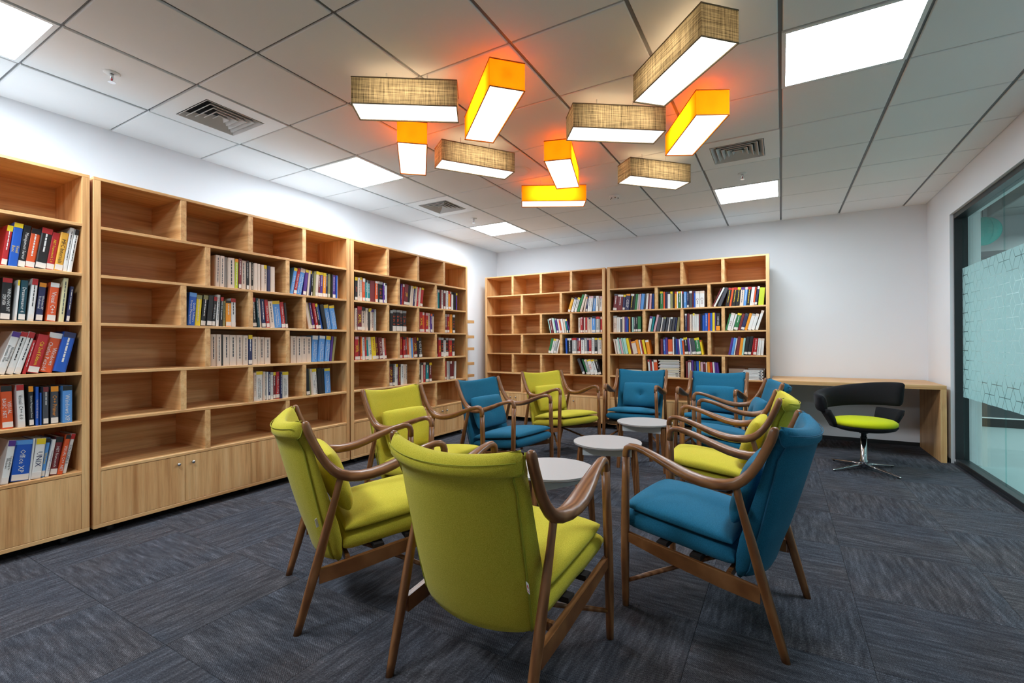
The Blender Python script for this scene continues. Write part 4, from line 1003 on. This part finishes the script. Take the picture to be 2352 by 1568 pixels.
for s in (-1, 1):
    def sprof(ph, s=s):
        return [(.335, .545), (.305, .545), (.262, .470), (.240, .392), (.262, .384), (.292, .440), (.325, .500)]
    phs = [math.radians(s * (50 + 46 * k / 10)) for k in range(11)]
    V, F = band(phs if s > 0 else phs[::-1], sprof); pyd('side_support', V, F, M['charcoal'], t, True)
V, F = lathe([(.030, .020), (.032, .080), (.026, .090), (.025, .292), (.021, .293), (.021, .330)], 20); pyd('gas_column', V, F, M['chrome'], t, True)
V, F = lathe([(.034, .330), (.034, .356)], 16); pyd('seat_mount', V, F, M['black'], t, True)
V, F = lathe([(.026, .286), (.026, .296)], 20); pyd('collar_ring', V, F, M['black'], t, True)
for q in range(4):
    an = -(SWA + PI / 2) + math.radians((132, 221, 312, 41)[q]); ln = (.27, .40, .40, .26)[q]; ln = .335
    c_, s_ = math.cos(an), math.sin(an)
    V, F = sweep([((c_ * .02, s_ * .02, .046), .018, .012), ((c_ * .12, s_ * .12, .036), .0145, .0095), ((c_ * ln * .97, s_ * ln * .97, .013), .010, .006), ((c_ * ln, s_ * ln, .012), .007, .004)], (-s_, c_, 0), 10, 2.5)
    f_ = pyd('base_foot', V, F, M['chrome'], t, True)
    V, F = lathe([(.010, 0), (.010, .012)], 10); pyd('glide', [(x + c_ * ln * .94, y + s_ * ln * .94, z) for x, y, z in V], F, M['black'], f_)

# ------------------------------------------------------------------ box lamps on the ceiling
K = 1.0; LB = CAM_H + (2.477 - CAM_H) * K; LT = CAM_H + (2.622 - CAM_H) * K
LAMPS = [('linen', -1.841, 2.009, 33.8, .573, .194, 'long linen box lamp at the outer end of the cluster, toward the bookcases'),
         ('orange', -1.455, 2.299, 136.8, .657, .189, 'long orange box lamp beside the outermost linen one'),
         ('orange', -2.280, 2.545, 131.2, .578, .193, 'short looking orange box lamp pointing away, below the outermost linen one'),
         ('linen', -2.002, 2.927, 55.3, .577, .183, 'linen box lamp between two orange ones, over the bookcase side'),
         ('orange', -1.472, 3.364, 106.2, .626, .191, 'orange box lamp in the middle of the cluster, overlapping another orange one'),
         ('orange', -1.856, 4.013, 28.5, .593, .190, 'orange box lamp farthest from the viewer, seen edge on'),
         ('linen', -.906, 2.889, 35.3, .584, .193, 'linen box lamp in the middle, beneath the largest linen one'),
         ('linen', -.424, 2.404, 135.0, .569, .191, 'largest looking linen box lamp, at the top of the picture'),
         ('orange', -.475, 3.167, 118.5, .587, .190, 'orange box lamp closest to the glass wall'),
         ('linen', -.899, 3.908, 46.5, .556, .198, 'small distant linen box lamp beside the smoke detector')]
for col, x, y, an, ln, wd, lab in LAMPS:
    t = thing('box_lamp', lab, 'lamp', (x * K, y * K, LB), math.radians(an), 'fabric box lamps on the ceiling')
    L2, W2, H = ln * K / 2, wd * K / 2, LT - LB; e = .0015
    a_ = Acc(); a_.box(-L2, L2, -W2, -W2 + e, 0, H); a_.box(-L2, L2, W2 - e, W2, 0, H); a_.box(-L2, -L2 + e, -W2 + e, W2 - e, 0, H); a_.box(L2 - e, L2, -W2 + e, W2 - e, 0, H)
    # single skins so the light passes through one layer of cloth
    V = [(-L2, -W2, 0), (L2, -W2, 0), (L2, W2, 0), (-L2, W2, 0), (-L2, -W2, H), (L2, -W2, H), (L2, W2, H), (-L2, W2, H)]
    pyd('fabric_shade', V, [(0, 1, 5, 4), (1, 2, 6, 5), (2, 3, 7, 6), (3, 0, 4, 7)], M[col], t)
    for z in (0, H):
        a_ = Acc(); r_ = .003
        for p_, q_ in (((-L2, -W2), (L2, -W2)), ((L2, -W2), (L2, W2)), ((L2, W2), (-L2, W2)), ((-L2, W2), (-L2, -W2))): a_.add(*tube([(p_[0], p_[1], z), (q_[0], q_[1], z)], r_, 6))
        a_.make('shade_hem', M[col + '_trim'], t)
    pyd('diffuser', [(-L2 + .004, -W2 + .004, .004), (-L2 + .004, W2 - .004, .004), (L2 - .004, W2 - .004, .004), (L2 - .004, -W2 + .004, .004)], [(0, 1, 2, 3)], M['diffuser'], t)
    V, F = sweep([((-L2 * .72, 0, H * .50), .012, .012), ((L2 * .72, 0, H * .50), .012, .012)], (0, 1, 0), 10); pyd('tube', V, F, M['tube_o' if col == 'orange' else 'tube'], t, True)
    pyd('top_cover', [(-L2 + .003, -W2 + .003, H - .006), (L2 - .003, -W2 + .003, H - .006), (L2 - .003, W2 - .003, H - .006), (-L2 + .003, W2 - .003, H - .006)], [(0, 1, 2, 3)], M['orange' if col == 'orange' else 'linen_top'], t)  # unseen sheet, added to shape the soft glow cast on the ceiling
    for s in (-1, 1):
        V, F = tube([(s * L2 * .4, 0, H - .005), (s * L2 * .4, 0, ZC - LB)], .004, 6); pyd('drop_rod', V, F, M['white'], t)
